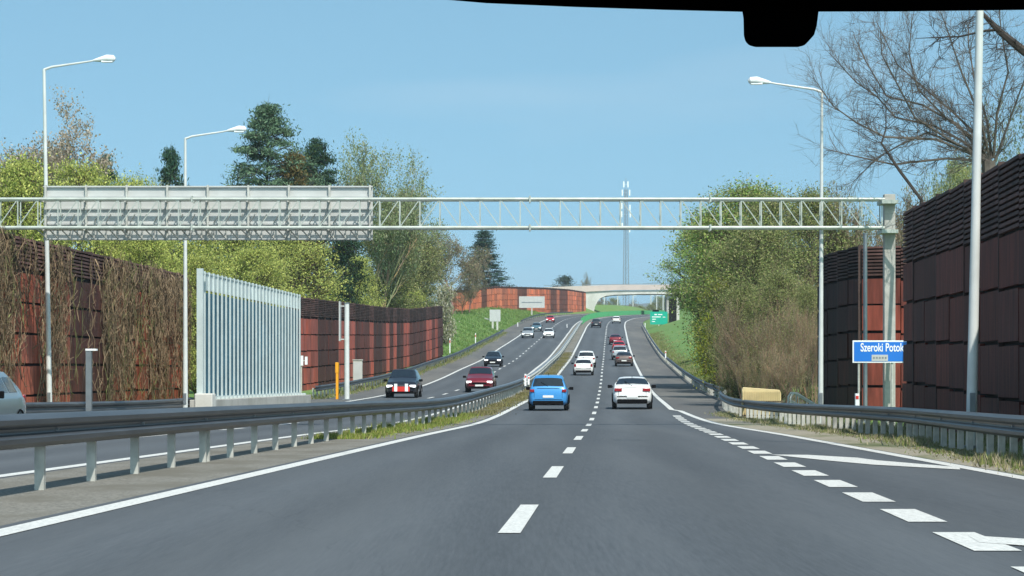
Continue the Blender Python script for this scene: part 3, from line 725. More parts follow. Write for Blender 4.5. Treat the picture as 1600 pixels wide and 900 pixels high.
# ---------------------------------------------------------------- cars
def lerp_st(S, y):
    ys = [s[0] for s in S]; return [float(np.interp(y, ys, [s[k] for s in S])) for k in range(1, 5)]
def make_car(name, kind, colour, label, group, metal=.2):
    """station: y, top z, belt z, half width, roof half width"""
    if kind == 'sedan':
        L, hw = 4.65, .90
        S = [(0,.66,.60,.70,.60),(.04,.92,.84,.78,.66),(.12,1.03,.95,.83,.70),(.30,1.09,1.01,.87,.72),(.72,1.11,1.03,.89,.74),(1.38,1.40,1.02,.90,.60),(1.8,1.45,1.01,.90,.60),(2.6,1.43,1.0,.90,.60),(3.35,1.05,.98,.90,.70),(3.7,.98,.92,.89,.72),(4.3,.86,.80,.86,.68),(4.55,.74,.68,.80,.6),(4.65,.60,.55,.70,.5)]
        rw, fw, sw = (.76,1.34), (2.68,3.30), [(1.15,1.95),(2.05,2.9)]
    elif kind == 'mpv':
        L, hw = 4.35, .92
        S = [(0,.70,.62,.74,.64),(.03,.98,.90,.82,.70),(.10,1.10,1.03,.87,.74),(.38,1.52,1.06,.90,.64),(.6,1.60,1.05,.92,.66),(1.2,1.64,1.04,.92,.66),(2.3,1.62,1.02,.92,.66),(3.05,1.15,1.0,.91,.74),(3.4,1.05,.97,.90,.74),(4.0,.93,.86,.87,.70),(4.25,.78,.72,.80,.6),(4.35,.62,.56,.70,.5)]
        rw, fw, sw = (.12,.37), (2.40,3.0), [(.62,1.25),(1.35,2.1),(2.18,2.65)]
    elif kind == 'wagon':
        L, hw = 4.6, .90
        S = [(0,.66,.60,.72,.6),(.04,.92,.85,.80,.68),(.12,1.02,.96,.85,.72),(.50,1.36,1.0,.89,.62),(.85,1.46,1.0,.90,.61),(2.6,1.46,.98,.90,.61),(3.4,1.05,.96,.90,.70),(3.8,.97,.9,.89,.7),(4.3,.86,.8,.86,.66),(4.52,.72,.66,.8,.6),(4.6,.6,.55,.7,.5)]
        rw, fw, sw = (.14,.48), (2.68,3.3), [(.75,1.4),(1.5,2.1),(2.2,2.9)]
    else:  # hatch
        L, hw = 4.1, .87
        S = [(0,.66,.60,.70,.6),(.03,.92,.85,.78,.66),(.10,1.02,.95,.82,.70),(.48,1.36,.99,.86,.58),(.75,1.46,.99,.87,.58),(1.2,1.50,.98,.87,.58),(2.1,1.47,.97,.87,.58),(2.85,1.05,.95,.87,.68),(3.2,.98,.91,.86,.68),(3.75,.86,.8,.83,.66),(4.0,.72,.66,.77,.55),(4.1,.6,.55,.68,.5)]
        rw, fw, sw = (.13,.46), (2.18,2.8), [(.8,1.35),(1.45,2.35)]
    g = empty(name, (0,0,0), 0, label, 'car', group)
    zb = .24
    ext_ys = sorted(set([s[0] for s in S]+[L*k/40 for k in range(41)]))
    def section(y):
        top, belt, w_, wt = lerp_st(S, y); gh = max(0, min(1, (top-belt-.09)/.2))
        nose = min(1, y/.25, (L-y)/.3); b0 = zb+(1-max(0, nose))*.10
        pts = [(0,b0),(w_*.82,b0),(w_*.97,b0+.10),(w_,b0+.26),(w_*1.0,(b0+belt)/2+.12),(w_*.975,belt-.06),(w_*.945,belt)]
        e1 = (w_*.90, top-.03); e2 = (w_*.70, top-.005)
        g1 = (wt+(w_*.945-wt)*.12, belt+(top-belt)*.84); g2 = (wt-.04, top-.012); g3 = (wt*.6, top+.012)
        pts += [tuple(a+(b-a)*gh for a, b in zip(e1, g1)), tuple(a+(b-a)*gh for a, b in zip(e2, g2)), tuple(a+(b-a)*gh for a, b in zip((w_*.45, top+.002), g3)), (0, top+.02)]
        return pts
    secs = [section(y) for y in ext_ys]; n = len(secs[0]); mb = MB()
    for y, s_ in zip(ext_ys, secs):
        for x, z in s_: mb.v.append((x, y, z))
        for x, z in s_[-2:0:-1]: mb.v.append((-x, y, z))
    N_ = 2*n-2
    for i in range(len(secs)-1):
        for k in range(N_): k2 = (k+1) % N_; mb.f.append((i*N_+k, (i+1)*N_+k, (i+1)*N_+k2, i*N_+k2)); mb.c.append((1,1,1))
    mb.f += [tuple(range(N_)), tuple((len(secs)-1)*N_+k for k in range(N_-1, -1, -1))]; mb.c += [(1,1,1)]*2
    body = mb.build('body', colour, g, smooth=True)
    def surf(y, a, side=1):                          # a: fractional index along section
        s_ = section(y); i = min(int(a), n-2); f = a-i; p = (s_[i][0]*(1-f)+s_[i+1][0]*f, s_[i][1]*(1-f)+s_[i+1][1]*f)
        return Vector((side*p[0], y, p[1]))
    def patch(nm, y0, y1, as_, sides, m_, off=.006, ny=5):
        mb = MB(); grid = []
        for j in range(ny+1):
            y = y0+(y1-y0)*j/ny; row = []
            for (a, sd) in zip(as_, sides):
                p = surf(y, a, sd); q1 = surf(min(L, y+.02), a, sd)-surf(max(0, y-.02), a, sd); q2 = surf(y, min(n-1, a+.05), sd)-surf(y, max(0, a-.05), sd)
                nn = q1.cross(q2)
                nn = nn.normalized() if nn.length > 1e-9 else Vector((0,0,1))
                c = Vector((0, L/2, .8))
                if nn.dot(p-c) < 0: nn = -nn
                row.append(p+nn*off)
            grid.append(row)
        w_ = len(as_)
        mb.v = [tuple(p) for r_ in grid for p in r_]
        for j in range(ny):
            for k in range(w_-1): mb.f.append((j*w_+k, j*w_+k+1, (j+1)*w_+k+1, (j+1)*w_+k)); mb.c.append((1,1,1))
        return mb.build(nm, m_, g, smooth=True)
    al = [7.3,8,8.6,9.3,10]; A_ = al+al[-2::-1]; Sd = [1]*5+[-1]*4
    patch('rear_window', rw[0], rw[1], A_, Sd, M['glass'])
    patch('windscreen', fw[0], fw[1], A_, Sd, M['glass'])
    for (a, b) in sw:
        for sd in (1, -1): patch('side_window', a, b, [6.12,6.5,6.88], [sd]*3, M['glass'])
    # lamps, bumpers, plates
    bw = S[1][3]
    for sd in (1, -1):
        m = MB(); zt = .88 if kind != 'mpv' else .95
        if kind == 'sedan': m.box((sd*(bw-.14), .045, zt), (.34,.13,.14))
        elif kind == 'mpv': m.box((sd*(bw-.07), .05, zt-.02), (.20,.16,.13))
        else: m.box((sd*(bw-.07), .06, zt), (.18,.16,.24))
        m.build('tail_light', M['tail'], g, bevel=.02)
        m = MB(); m.box((sd*(S[-3][3]-.20), L-.14, .68), (.34,.22,.13)); m.build('headlight', M['head'], g, bevel=.02)
        m = MB(); m.box((sd*(hw+.12), L*.66, 1.0), (.2,.12,.14)); m.bar((sd*(hw-.03), L*.66, .98), (sd*(hw+.1), L*.66, .98), .05, .05); m.build('wing_mirror', M['black'], g, bevel=.02)
        for yy in (.82, L-.86):
            m = MB(); m.tube([(sd*(hw-.20),yy,.32),(sd*(hw+.012),yy,.32)], .315, 20); wh = m.build('wheel', M['rubber'], g)
            m = MB(); m.tube([(sd*(hw+.005),yy,.32),(sd*(hw+.02),yy,.32)], .20, 16); m.build('rim', M['rim'], wh)
            m = MB(); pts = [(sd*(hw-.12+.127), yy+.37*math.cos(t), .33+.37*math.sin(t)) for t in np.linspace(-.1, math.pi+.1, 15)]; m.tube(pts, .022, 4); m.build('arch_trim', M['black'], wh)
    m = MB(); m.box((0,.06,.36), (bw*1.75,.20,.20)); m.build('rear_bumper', M['black'], g, bevel=.03)
    m = MB(); zz = .60 if kind != 'mpv' else .52
    m.box((0,-.004,zz), (bw*1.55,.02,.014)); m.box((0,.035,.985 if kind != 'mpv' else 1.04), (bw*1.3,.02,.012))
    for sd in (1, -1): m.box((sd*bw*.80,.012,.78), (.012,.03,.34))
    m.build('boot_seam', M['black'], g)
    m = MB(); m.bar((-.02,S[2][0]+.0,S[2][1]+.03), (-.34,(rw[0]+rw[1])/2-.03,(lerp_st(S,(rw[0]+rw[1])/2)[0])+.005), .02,.02); m.build('rear_wiper', M['black'], g)
    m = MB(); m.tube([(-bw*.6,-.03,.30),(-bw*.6,.2,.30)], .035, 8); m.build('exhaust', M['galv'], g)
    m = MB(); m.box((0,L-.10,.36), (S[-2][3]*1.7,.20,.20)); m.build('front_bumper', M['black'], g, bevel=.03)
    m = MB(); m.box((0,L-.05,.60), (.95,.12,.13)); m.build('grille', M['black'], g, bevel=.02)
    m = MB(); m.box((0,-.012,.66 if kind == 'mpv' else .58 if kind == 'sedan' else .64), (.50,.03,.11)); m.build('rear_plate', M['plate'], g)
    m = MB(); m.box((0,L+.02,.46), (.52,.03,.11)); m.build('front_plate', M['plate'], g)
    m = MB(); m.tube([(0,.62 if kind != 'sedan' else 1.45,S[5][1]),(0,.55 if kind != 'sedan' else 1.32,S[5][1]+.09)], .014, 5); m.build('aerial', M['black'], g)
    return g
def place(car, x, Y, toward=False, lane=None):
    X = (x-800)*Y/F; t = X-cx(Y); sl_ = (cx(Y+8)-cx(Y-8))/16; zs = (zr(t,Y+6)-zr(t,Y-6))/12
    ang = -math.atan(sl_)+(math.pi if toward else 0)
    car.location = (X, Y, zr(t, Y)+.01); car.rotation_euler = (math.atan(zs)*(-1 if toward else 1), 0, ang)
white, blueP = paint('white_paint', (.80,.80,.79), 0), paint('blue_paint', (.045,.27,.62), .15)
silver, brown = paint('silver_paint', (.46,.48,.49), .5), paint('brown_paint', (.15,.11,.10), .4)
redP, darkred = paint('red_paint', (.55,.02,.03), .1), paint('dark_red_paint', (.20,.012,.025), .3)
blackP, teal, wagonP = paint('black_paint', (.012,.014,.022), .2), paint('teal_paint', (.12,.22,.26), .4), paint('blue_grey_paint', (.22,.28,.32), .4)
GA, GO = 'cars driving away up the hill', 'oncoming cars on the left carriageway'
for kind, colr, lab, x, Y in (
    ('mpv', blueP, 'bright blue tall hatchback seen from behind in the left lane', 856.5, 110),
    ('sedan', white, 'large white saloon seen from behind in the right lane, nearest white car', 988, 113),
    ('hatch', white, 'white hatchback directly ahead of the blue car', 911.5, 217),
    ('mpv', white, 'white tall car in the left lane just beyond the white hatchback', 916, 246),
    ('sedan', brown, 'dark brown saloon in the right lane behind a pale car', 975, 252),
    ('mpv', silver, 'silver grey car between the brown saloon and the red car', 968.5, 283),
    ('hatch', redP, 'bright red car in the right lane climbing the hill', 967, 318),
    ('sedan', darkred, 'small dark red car ahead of the bright red car', 961.5, 358),
    ('mpv', blackP, 'black car in the left lane near the crest', 931.5, 470),
    ('hatch', white, 'far white car in the right lane at the crest, alone', 963, 515)):
    c = make_car('car', kind, colr, lab, GA); place(c, x, Y)
    if 'bright blue' in lab: c.scale = (.94, .94, .95)
for kind, colr, lab, x, Y in (
    ('mpv', blackP, 'black oncoming car with red and white front, nearest the curved wall', 636, 148),
    ('mpv', darkred, 'dark red oncoming car in the inner lane', 754, 166),
    ('hatch', blackP, 'dark oncoming car in the outer lane behind the dark red one', 772.5, 254),
    ('mpv', silver, 'silver oncoming car in the outer lane, by the grass bank', 825.5, 400),
    ('hatch', teal, 'teal grey oncoming car just behind the silver one', 839, 445),
    ('hatch', white, 'white oncoming car with dark windscreen in the inner lane', 858, 400),
    ('hatch', redP, 'red oncoming car farthest up the hill', 860.5, 520),
    ('wagon', wagonP, 'blue-grey estate car cut off by the left edge of the photo', -23, 50)):
    c = make_car('car', kind, colr, lab, GO); place(c, x, Y, True)
    if 'red and white front' in lab:
        m = MB(); L = 4.35
        m.box((0,L+.03,.52), (1.0,.05,.28)); m.build('red_front_panel', M['red'], c)
        for s_ in (-.32, .3): m = MB(); m.box((s_,L+.045,.60), (.18,.06,.44)); m.build('white_front_stripe', M['white'], c)

# car that carries the camera: windscreen header and sensor housing
cy = .9
def cp(x, y): return ((x-800)*cy/F, CAMZ+(HOR-y)*cy/F)
g = empty('windscreen_header', (0,cy,1.2), 0, 'black roof edge of the own car across the top right', 'car interior')
edge = [(560,-14),(640,-5),(690,-1),(760,5),(900,11),(1040,15.5),(1160,18.5),(1400,18),(1600,15.5),(1800,12)]
m = MB(); poly = [(cp(*p)[0], cp(*p)[1]-1.2) for p in edge]+[(.32,.20),(-.16,.20)]
m.prism(poly, -.05, 0); m.build('roof_edge', M['header'], g)
hs = [(1158,12),(1161,30),(1161.5,56),(1164,66),(1170,72),(1180,74.5),(1246,74.5),(1256,72),(1262,66),(1266,52),(1269,28),(1272,12)]
m = MB(); m.prism([(cp(*p)[0], cp(*p)[1]-1.2) for p in hs], -.02, -.001); m.build('sensor_housing', M['header'], g, bevel=.0006)

# ---------------------------------------------------------------- vegetation
def leafmesh(name, C, size, cols, parent, m_, seed, aspect=1.0, up=0.0):
    rs = np.random.RandomState(seed); n = len(C)
    a = rs.normal(size=(n,3)); a[:,2] += up; a /= np.linalg.norm(a, axis=1)[:,None]
    b = rs.normal(size=(n,3)); b -= (b*a).sum(1)[:,None]*a; b /= np.linalg.norm(b, axis=1)[:,None]
    s = size*rs.uniform(.6,1.35,(n,1)); A = a*s*.5*aspect; B = b*s*.5/aspect
    V = np.concatenate([C-A, C-B*.9, C+A, C+B*.9], axis=1).reshape(-1,3)
    Fq = np.arange(n*4).reshape(-1,4)
    pal = np.array(cols); ix = rs.randint(0, len(pal), n); c = pal[ix]*rs.uniform(.7,1.3,(n,1))
    return npmesh(name, V, Fq, m_, c, parent)
def crown_tree(seed, h, r, base, cols, leaf=.16, nclump=150, per=60, clr=.55, shape='round', trunk=.16, bark='bark', m_='leaf', aspect=1.3, sparse=1.0, twigs=True):
    """trunk + limbs to every clump, clumps of leaves around"""
    rg = random.Random(seed); rs = np.random.RandomState(seed)
    g = empty('tree', (0,0,0)); tm = MB()
    top = h*.93; lean = (rg.uniform(-.05,.05), rg.uniform(-.05,.05))
    def tp(z): return Vector((lean[0]*z+.12*math.sin(z*.6+seed), lean[1]*z+.1*math.cos(z*.5), z))
    zz = [top*k/7 for k in range(8)]
    tm.tube([tp(z) for z in zz], [trunk*(1-.85*k/7) for k in range(8)], 7)
    cl = []
    lobes = [(rg.uniform(0, 6.28), rg.uniform(.1,.95), rg.uniform(.55,1.1)) for _ in range(9)]
    tries = 0
    while len(cl) < nclump and tries < nclump*12:
        tries += 1
        u = rg.random(); z = base+(h-base)*u
        if shape == 'round': pr = math.sqrt(max(0, 1-((u-.42)/.6)**2))
        elif shape == 'cone': pr = min(1, 3.3*(1-u)**.95+.04)*(.88+.12*math.sin(u*75))*1.15
        elif shape == 'spire': pr = ((1-u)**.85+.03)*(.88+.12*math.sin(u*60))*1.2
        elif shape == 'pine': pr = min(1, 3.0*(1-u)**.9+.05)*1.2
        elif shape == 'willow': pr = math.sqrt(max(0, 1-((u-.35)/.68)**2))*1.05
        else: pr = math.sqrt(max(0, 1-((u-.6)/.6)**2))
        a = rg.uniform(0, 6.283)
        lb = 1.0
        if shape not in ('cone','spire'):
            lb = .62+.38*max(0, max(math.cos(a-l[0])*(1-min(1, abs(u-l[1])*3))*l[2] for l in lobes))
        rad = r*pr*lb*(rg.random()**.42)
        p = tp(min(z, top))+Vector((rad*math.cos(a), rad*math.sin(a), z-min(z, top)-(.12*rad if shape in ('cone','pine','spire') else 0)))
        cl.append((p, u))
    pts = []
    for p, u in cl:
        root_z = max(base*.5, p.z-(math.hypot(p.x, p.y)*(.9 if shape not in ('cone','pine','spire') else .0))-.3)
        q = tp(min(root_z, top*.97)); mid_ = q.lerp(p, .55)+Vector((rg.uniform(-.2,.2), rg.uniform(-.2,.2), rg.uniform(0,.35)))
        if twigs: tm.tube([q, mid_, p], [trunk*.22*(1.1-u), trunk*.12, .012], 4, cap=False)
        k = int(per*rg.uniform(.5,1.4)*sparse)
        d = rs.normal(size=(k,3))*clr*np.array([1,1,.62 if shape not in ('cone','pine','spire') else .35])
        pts.append(np.array(p)+d*rg.uniform(.6,1.15))
        if twigs:
            for _ in range(3):
                e = p+Vector(rs.normal(size=3)*clr*.9); tm.tube([mid_.lerp(p,.7), e], [.012,.005], 3, cap=False)
    tm.build('trunk', M[bark], g)
    leafmesh('crown', np.concatenate(pts), leaf, cols, g, M[m_], seed, aspect)
    return g
def twig_tree(seed, h, spread, cols, n0=6, depth=5, leaf=.0, nleaf=0, r0=.12, up=.25, bark='twig', tint=(1,1,1), stems=1, lf=.62, lcols=None):
    """recursive bare tree"""
    rg = random.Random(seed); g = empty('tree', (0,0,0)); V = []; Fc = []; tips = []
    tm = MB()
    def br(p, d, L, r, dep):
        pts = [p]; dd = d.copy()
        ns = 3 if dep else 4
        for k in range(ns):
            dd = (dd+Vector((rg.gauss(0,.16), rg.gauss(0,.16), rg.gauss(0,.10)+up*.16))).normalized(); pts.append(pts[-1]+dd*L/ns)
        rads = [max(.004, r*(1-.55*k/ns)) for k in range(ns+1)]
        tm.tube(pts, rads, 5 if dep < 2 else 3, tuple(t*rg.uniform(.75,1.2) for t in tint), cap=False)
        if dep >= depth-2: tips.extend(pts[1:])
        if dep >= depth: return
        nb = n0 if dep == 0 else rg.choice((3,4,4,5))
        for k in range(nb):
            f = rg.uniform(.35 if dep else .25, 1); i = min(int(f*ns), ns-1); q = pts[i].lerp(pts[i+1], f*ns-i)
            ax = Vector((rg.gauss(0,1), rg.gauss(0,1), rg.gauss(0,.6)+up)).normalized()
            nd = (dd*rg.uniform(.6,1.2)+ax*spread).normalized()
            br(q, nd, L*lf*rg.uniform(.8,1.25), rads[i]*.55, dep+1)
    for s_ in range(stems):
        a = rg.uniform(0, 6.28); o = .12*(stems > 1)*rg.random()*stems
        br(Vector((o*math.cos(a), o*math.sin(a), -.1)), Vector((.35*(stems > 1)*math.cos(a), .35*(stems > 1)*math.sin(a), 1)).normalized(), h*.42, r0, 0)
    tm.k = True; tm.build('trunk', M[bark], g)
    if nleaf:
        rs = np.random.RandomState(seed); T = np.array([tuple(t) for t in tips]); C = T[rs.randint(0, len(T), nleaf)]+rs.normal(size=(nleaf,3))*.16
        leafmesh('crown', C, leaf, lcols or cols, g, M['leaf'], seed, 1.2)
    return g
YG = [(.46,.49,.13),(.56,.57,.17),(.36,.42,.11),(.22,.27,.07)]
BG = [(.27,.40,.10),(.17,.29,.07),(.38,.45,.13)]
OL = [(.27,.29,.11),(.34,.32,.15),(.18,.21,.08)]
DK = [(.03,.075,.045),(.05,.10,.055),(.02,.055,.04)]
PN = [(.10,.17,.10),(.14,.22,.13),(.06,.11,.07)]
PL = [(.26,.31,.15),(.30,.33,.20),(.20,.26,.11)]
BL = [(.50,.42,.34),(.42,.35,.28),(.30,.26,.18)]
BR = [(.26,.21,.14),(.32,.26,.18),(.18,.15,.10)]
def put(proto, first, x, ybase, Y, s, label, group=None, cat='tree', rot=None, name=None, sz=None, fixz=None):
    o = proto if first else copy_tree(proto)
    X = (x-800)*Y/F; z = gnd(X, Y) if fixz is None else fixz
    o.location = (X, Y, z-.1); o.rotation_euler = (0,0, R.uniform(0,6.28) if rot is None else rot); o.scale = (s, s, sz or s)
    if name: o.name = name
    tag(o, label, cat, group); return o
def topz(y, Y): return CAMZ+(HOR-y)*Y/F
SIZE = {}
def fit(proto, first, x, ytop, Y, h0, wpx, r0, label, group=None, name=None, cat='tree', ground=None, rot=None):
    """place proto (height h0, radius r0) so that its real height and width are those surveyed"""
    X = (x-800)*Y/F; zg = gnd(X, Y) if ground is None else ground
    pk = proto.as_pointer()
    if pk not in SIZE:
        P = []
        for ch in children(proto):
            a = np.empty(len(ch.data.vertices)*3, np.float32); ch.data.vertices.foreach_get('co', a); P.append(a.reshape(-1, 3))
        P = np.concatenate(P); SIZE[pk] = (float(np.percentile(P[:,2], 99.7)), float(np.percentile(np.abs(P[:,0]), 97)))
        print('SIZE', label[:30], h0, r0, SIZE[pk])
    h0, r0 = SIZE[pk]
    o = proto if first else copy_tree(proto)
    o.location = (X, Y, zg-.1); o.rotation_euler = (0,0, R.uniform(0,6.28) if rot is None else rot)
    sx = wpx*Y/F/(2*r0); o.scale = (sx, sx, (topz(ytop, Y)-zg)/h0)
    if name: o.name = name
    tag(o, label, cat, group); return o
# --- prototypes
w1 = crown_tree(101, 10, 3.6, 1.0, YG, .10, 300, 120, .46, 'willow')
w2 = crown_tree(102, 10, 3.6, .8, YG[:3]+[(.28,.33,.10)], .10, 300, 120, .46, 'willow')
G1 = 'yellow-green willows behind the left noise wall'
fit(w1, True, 25, 243, 122, 10, 170, 3.6, 'yellow-green willow at the far left behind the creeper wall', G1, 'willow_tree')
fit(w2, True, 128, 252, 130, 10, 150, 3.6, 'yellow willow just right of the leftmost lamp post', G1, 'willow_tree')
fit(w1, False, 215, 275, 140, 10, 150, 3.6, 'willow rising behind the gantry sign, left of the second lamp post', G1, 'willow_tree')
fit(w2, False, 290, 330, 150, 10, 150, 3.6, 'willow right behind the second lamp post', G1, 'willow_tree')
fit(w1, False, 365, 335, 182, 10, 160, 3.6, 'willow behind the left half of the silver screen', G1, 'willow_tree')
fit(w2, False, 450, 358, 205, 10, 150, 3.6, 'rounded yellow-green willow above the right end of the silver screen', G1, 'willow_tree')
fit(w1, False, 305, 395, 135, 10, 100, 3.6, 'low willow in the gap between creeper wall and silver screen', G1, 'willow_tree')
fit(w2, False, 395, 385, 178, 10, 130, 3.6, 'lower willow directly above the silver screen', G1, 'willow_tree')
fit(w1, False, -60, 250, 125, 10, 150, 3.6, 'willow mostly outside the left edge of the photo', G1, 'willow_tree')
fit(w1, False, 225, 345, 128, 10, 110, 3.6, 'low willow showing under the gantry sign above the creeper wall', G1, 'willow_tree')
b1 = twig_tree(111, 12, .8, BL, 8, 5, .095, 45000, .16, .3, tint=(1.1,1,.95), lcols=BL)
fit(b1, True, 22, 165, 165, 12, 230, 4.2, 'pale pinkish blossoming tree at the top left corner', None, 'blossom_tree')
c1 = crown_tree(120, 14, 3.0, 1.5, PN, .12, 420, 90, .33, 'pine', .22, 'bark', 'needle', 1.8)
fit(c1, True, 412, 165, 210, 14, 165, 3.0, 'tall grey-green pine, highest tree above the gantry sign', None, 'pine_tree')
c2 = crown_tree(121, 12, 2.4, 1.0, DK+[(.05,.08,.03)], .11, 420, 80, .28, 'cone', .2, 'bark_dark', 'needle', 1.8)
fit(c2, True, 490, 220, 215, 12, 125, 2.4, 'dark green spruce to the right of the tall pine', None, 'spruce_tree')
c3 = crown_tree(122, 12, 2.4, 1.0, [(.13,.10,.04),(.09,.10,.035),(.17,.12,.05)], .12, 260, 80, .32, 'cone', .2, 'bark_dark', 'needle', 1.6)
fit(c3, True, 456, 240, 208, 12, 105, 2.4, 'brownish conifer squeezed between pine and dark spruce', None, 'conifer_tree')
c4 = crown_tree(123, 8, 2.0, 1.0, DK, .12, 130, 80, .28, 'pine', .16, 'bark_dark', 'needle', 1.7)
fit(c4, True, 264, 232, 200, 8, 85, 2.0, 'dark scraggy pine just left of the second lamp post', None, 'pine_tree')
fit(c2, False, 170, 244, 190, 12, 85, 2.4, 'small dull green conifer between the first and second lamp posts', None, 'conifer_tree')
c5 = crown_tree(124, 12, 2.4, 1.0, DK, .14, 300, 60, .28, 'spire', .2, 'bark_dark', 'needle', 1.8)
fit(c5, True, 760, 361, 600, 12, 78, 2.4, 'dark blue-green spruce standing alone beside the orange wall', None, 'spruce_tree')
p1 = twig_tree(131, 13, .62, PL, 8, 5, .11, 30000, .18, .45, tint=(1.2,1.2,1), lcols=PL)
fit(p1, True, 585, 222, 285, 13, 150, 4.4, 'pale airy tree in new leaf above the right end of the gantry sign', None, 'young_leaf_tree')
fit(p1, False, 638, 290, 345, 13, 110, 4.4, 'smaller pale airy tree stepping down to the right', None, 'young_leaf_tree')
fit(p1, False, 245, 262, 215, 13, 90, 4.4, 'thin brownish airy tree behind the scraggy pine', None, 'young_leaf_tree')
o1 = crown_tree(140, 11, 3.6, .6, OL, .13, 260, 120, .6, 'round')
G2 = 'olive trees behind the curved red wall'
fit(o1, True, 592, 352, 295, 11, 130, 3.6, 'olive green tree above the middle of the curved red wall', G2, 'broadleaf_tree')
fit(o1, False, 648, 366, 345, 11, 90, 3.6, 'olive green tree above the right end of the curved red wall', G2, 'broadleaf_tree')
fit(w2, False, 560, 400, 275, 10, 80, 3.6, 'small light green bush-like tree over the curved wall near the pale post', G2, 'broadleaf_tree')
fit(w1, False, 625, 440, 325, 10, 70, 3.6, 'low green tree peeping over the curved wall', G2, 'broadleaf_tree')
d1 = crown_tree(141, 11, 3.0, .5, [(.02,.045,.02),(.035,.065,.025),(.015,.03,.018)], .20, 200, 60, .5, 'round', .2, 'bark_dark', 'needle')
fit(d1, True, 533, 370, 225, 11, 65, 3.0, 'very dark evergreen between the yellow willow and the olive trees', None, 'evergreen_tree')
br1 = twig_tree(150, 11, .8, BR, 8, 5, .12, 11000, .16, .3, tint=(1,.9,.85), lcols=BR+[(.24,.26,.12)])
fit(br1, True, 707, 358, 450, 11, 120, 3.9, 'large reddish brown bare tree left of the lone spruce', None, 'bare_tree')
fit(br1, False, 672, 375, 370, 11, 90, 3.9, 'brown bare tree above the end of the curved wall', None, 'bare_tree')
fit(br1, False, 733, 395, 470, 11, 60, 3.9, 'small bare tree touching the lone spruce', None, 'bare_tree')
wb = crown_tree(151, 4, 2.2, .2, [(.40,.38,.26),(.50,.48,.38),(.24,.26,.12)], .15, 90, 60, .4, 'round', .08)
fit(wb, True, 694, 442, 325, 4, 44, 2.2, 'white blossoming bush at the end of the curved red wall', None, 'blossom_bush', 'bush')
fit(br1, False, 722, 440, 455, 11, 50, 3.9, 'low brown shrub on the grass bank in front of the orange wall', None, 'bare_shrub', 'bush')
fit(d1, False, 885, 431, 1100, 11, 40, 3.0, 'dark clump of a tree above the bridge parapet', None, 'distant_tree', ground=20)
fit(br1, False, 917, 428, 1120, 11, 22, 3.9, 'tiny bare tree on the skyline above the bridge', None, 'distant_tree', ground=20)
# right side
r1 = crown_tree(160, 12, 4.0, 1.2, BG+OL[:2], .11, 320, 130, .55, 'round', .2)
r2 = crown_tree(161, 12, 4.0, 1.0, OL+[(.24,.30,.09)], .11, 260, 110, .6, 'round', .2)
G3 = 'green trees on the right slope'
fit(r1, True, 1152, 284, 172, 12, 170, 4.0, 'tallest fresh green tree right of the bridge', G3, 'broadleaf_tree')
r3 = crown_tree(163, 12, 4.0, 5.2, BG+OL[:1], .11, 240, 120, .5, 'round', .2)
fit(r3, True, 1103, 335, 205, 12, 135, 4.0, 'green tree leaning over the bridge end', G3, 'broadleaf_tree')
fit(r1, False, 1150, 345, 180, 12, 120, 4.0, 'green tree filling the middle of the right clump', G3, 'broadleaf_tree')
fit(r2, True, 1215, 300, 160, 12, 150, 4.0, 'olive tree right of the tallest green tree', G3, 'broadleaf_tree')
fit(r2, False, 1268, 292, 150, 12, 130, 4.0, 'olive tree behind the right-hand lamp post', G3, 'broadleaf_tree')
fit(r2, False, 1180, 345, 142, 12, 150, 4.0, 'shorter olive tree in the middle of the brown thicket', G3, 'broadleaf_tree')
yb = crown_tree(162, 7, 2.4, .3, [(.30,.32,.03),(.22,.28,.03),(.36,.36,.06)], .10, 160, 90, .45, 'round', .1)
fit(yb, True, 1132, 425, 160, 7, 85, 2.4, 'bright yellow-green bush on the right slope', None, 'yellow_bush', 'bush')
fit(yb, False, 1104, 465, 250, 7, 42, 2.4, 'yellow-green bush behind the dark panel by the bridge', None, 'yellow_bush', 'bush')
fit(d1, False, 1150, 440, 145, 11, 60, 3.0, 'dark shaded evergreen at the foot of the right tree clump', None, 'evergreen_tree')
fit(d1, False, 1118, 400, 240, 11, 50, 3.0, 'dark green tree behind the green tree by the bridge', None, 'evergreen_tree')
BS = [(.25,.22,.12),(.20,.19,.09),(.30,.27,.16)]
s1 = twig_tree(170, 6, .55, BR, 7, 4, .07, 3600, .05, .6, tint=(1.1,1,.85), stems=4, lf=.66, lcols=BS+[(.22,.26,.08)])
s2 = twig_tree(171, 6, .5, BR, 7, 4, .07, 3000, .05, .6, tint=(1.25,1.1,1), stems=4, lf=.66, lcols=BS)
for x_, yt_, Y_, w_, l_ in ((1160,440,122,85,'half-height green shrub at the left of the brown thicket'),(1215,420,119,95,'half-height olive shrub in the middle of the brown thicket'),(1262,440,113,60,'olive shrub just left of the right-hand lamp post')):
    fit(r1 if x_ == 1165 else r2, False, x_, yt_, Y_, 12, w_, 4.0, l_, None, 'green_shrub', 'bush')
G4 = 'brown leafless shrubs of the thicket behind the right guardrail'
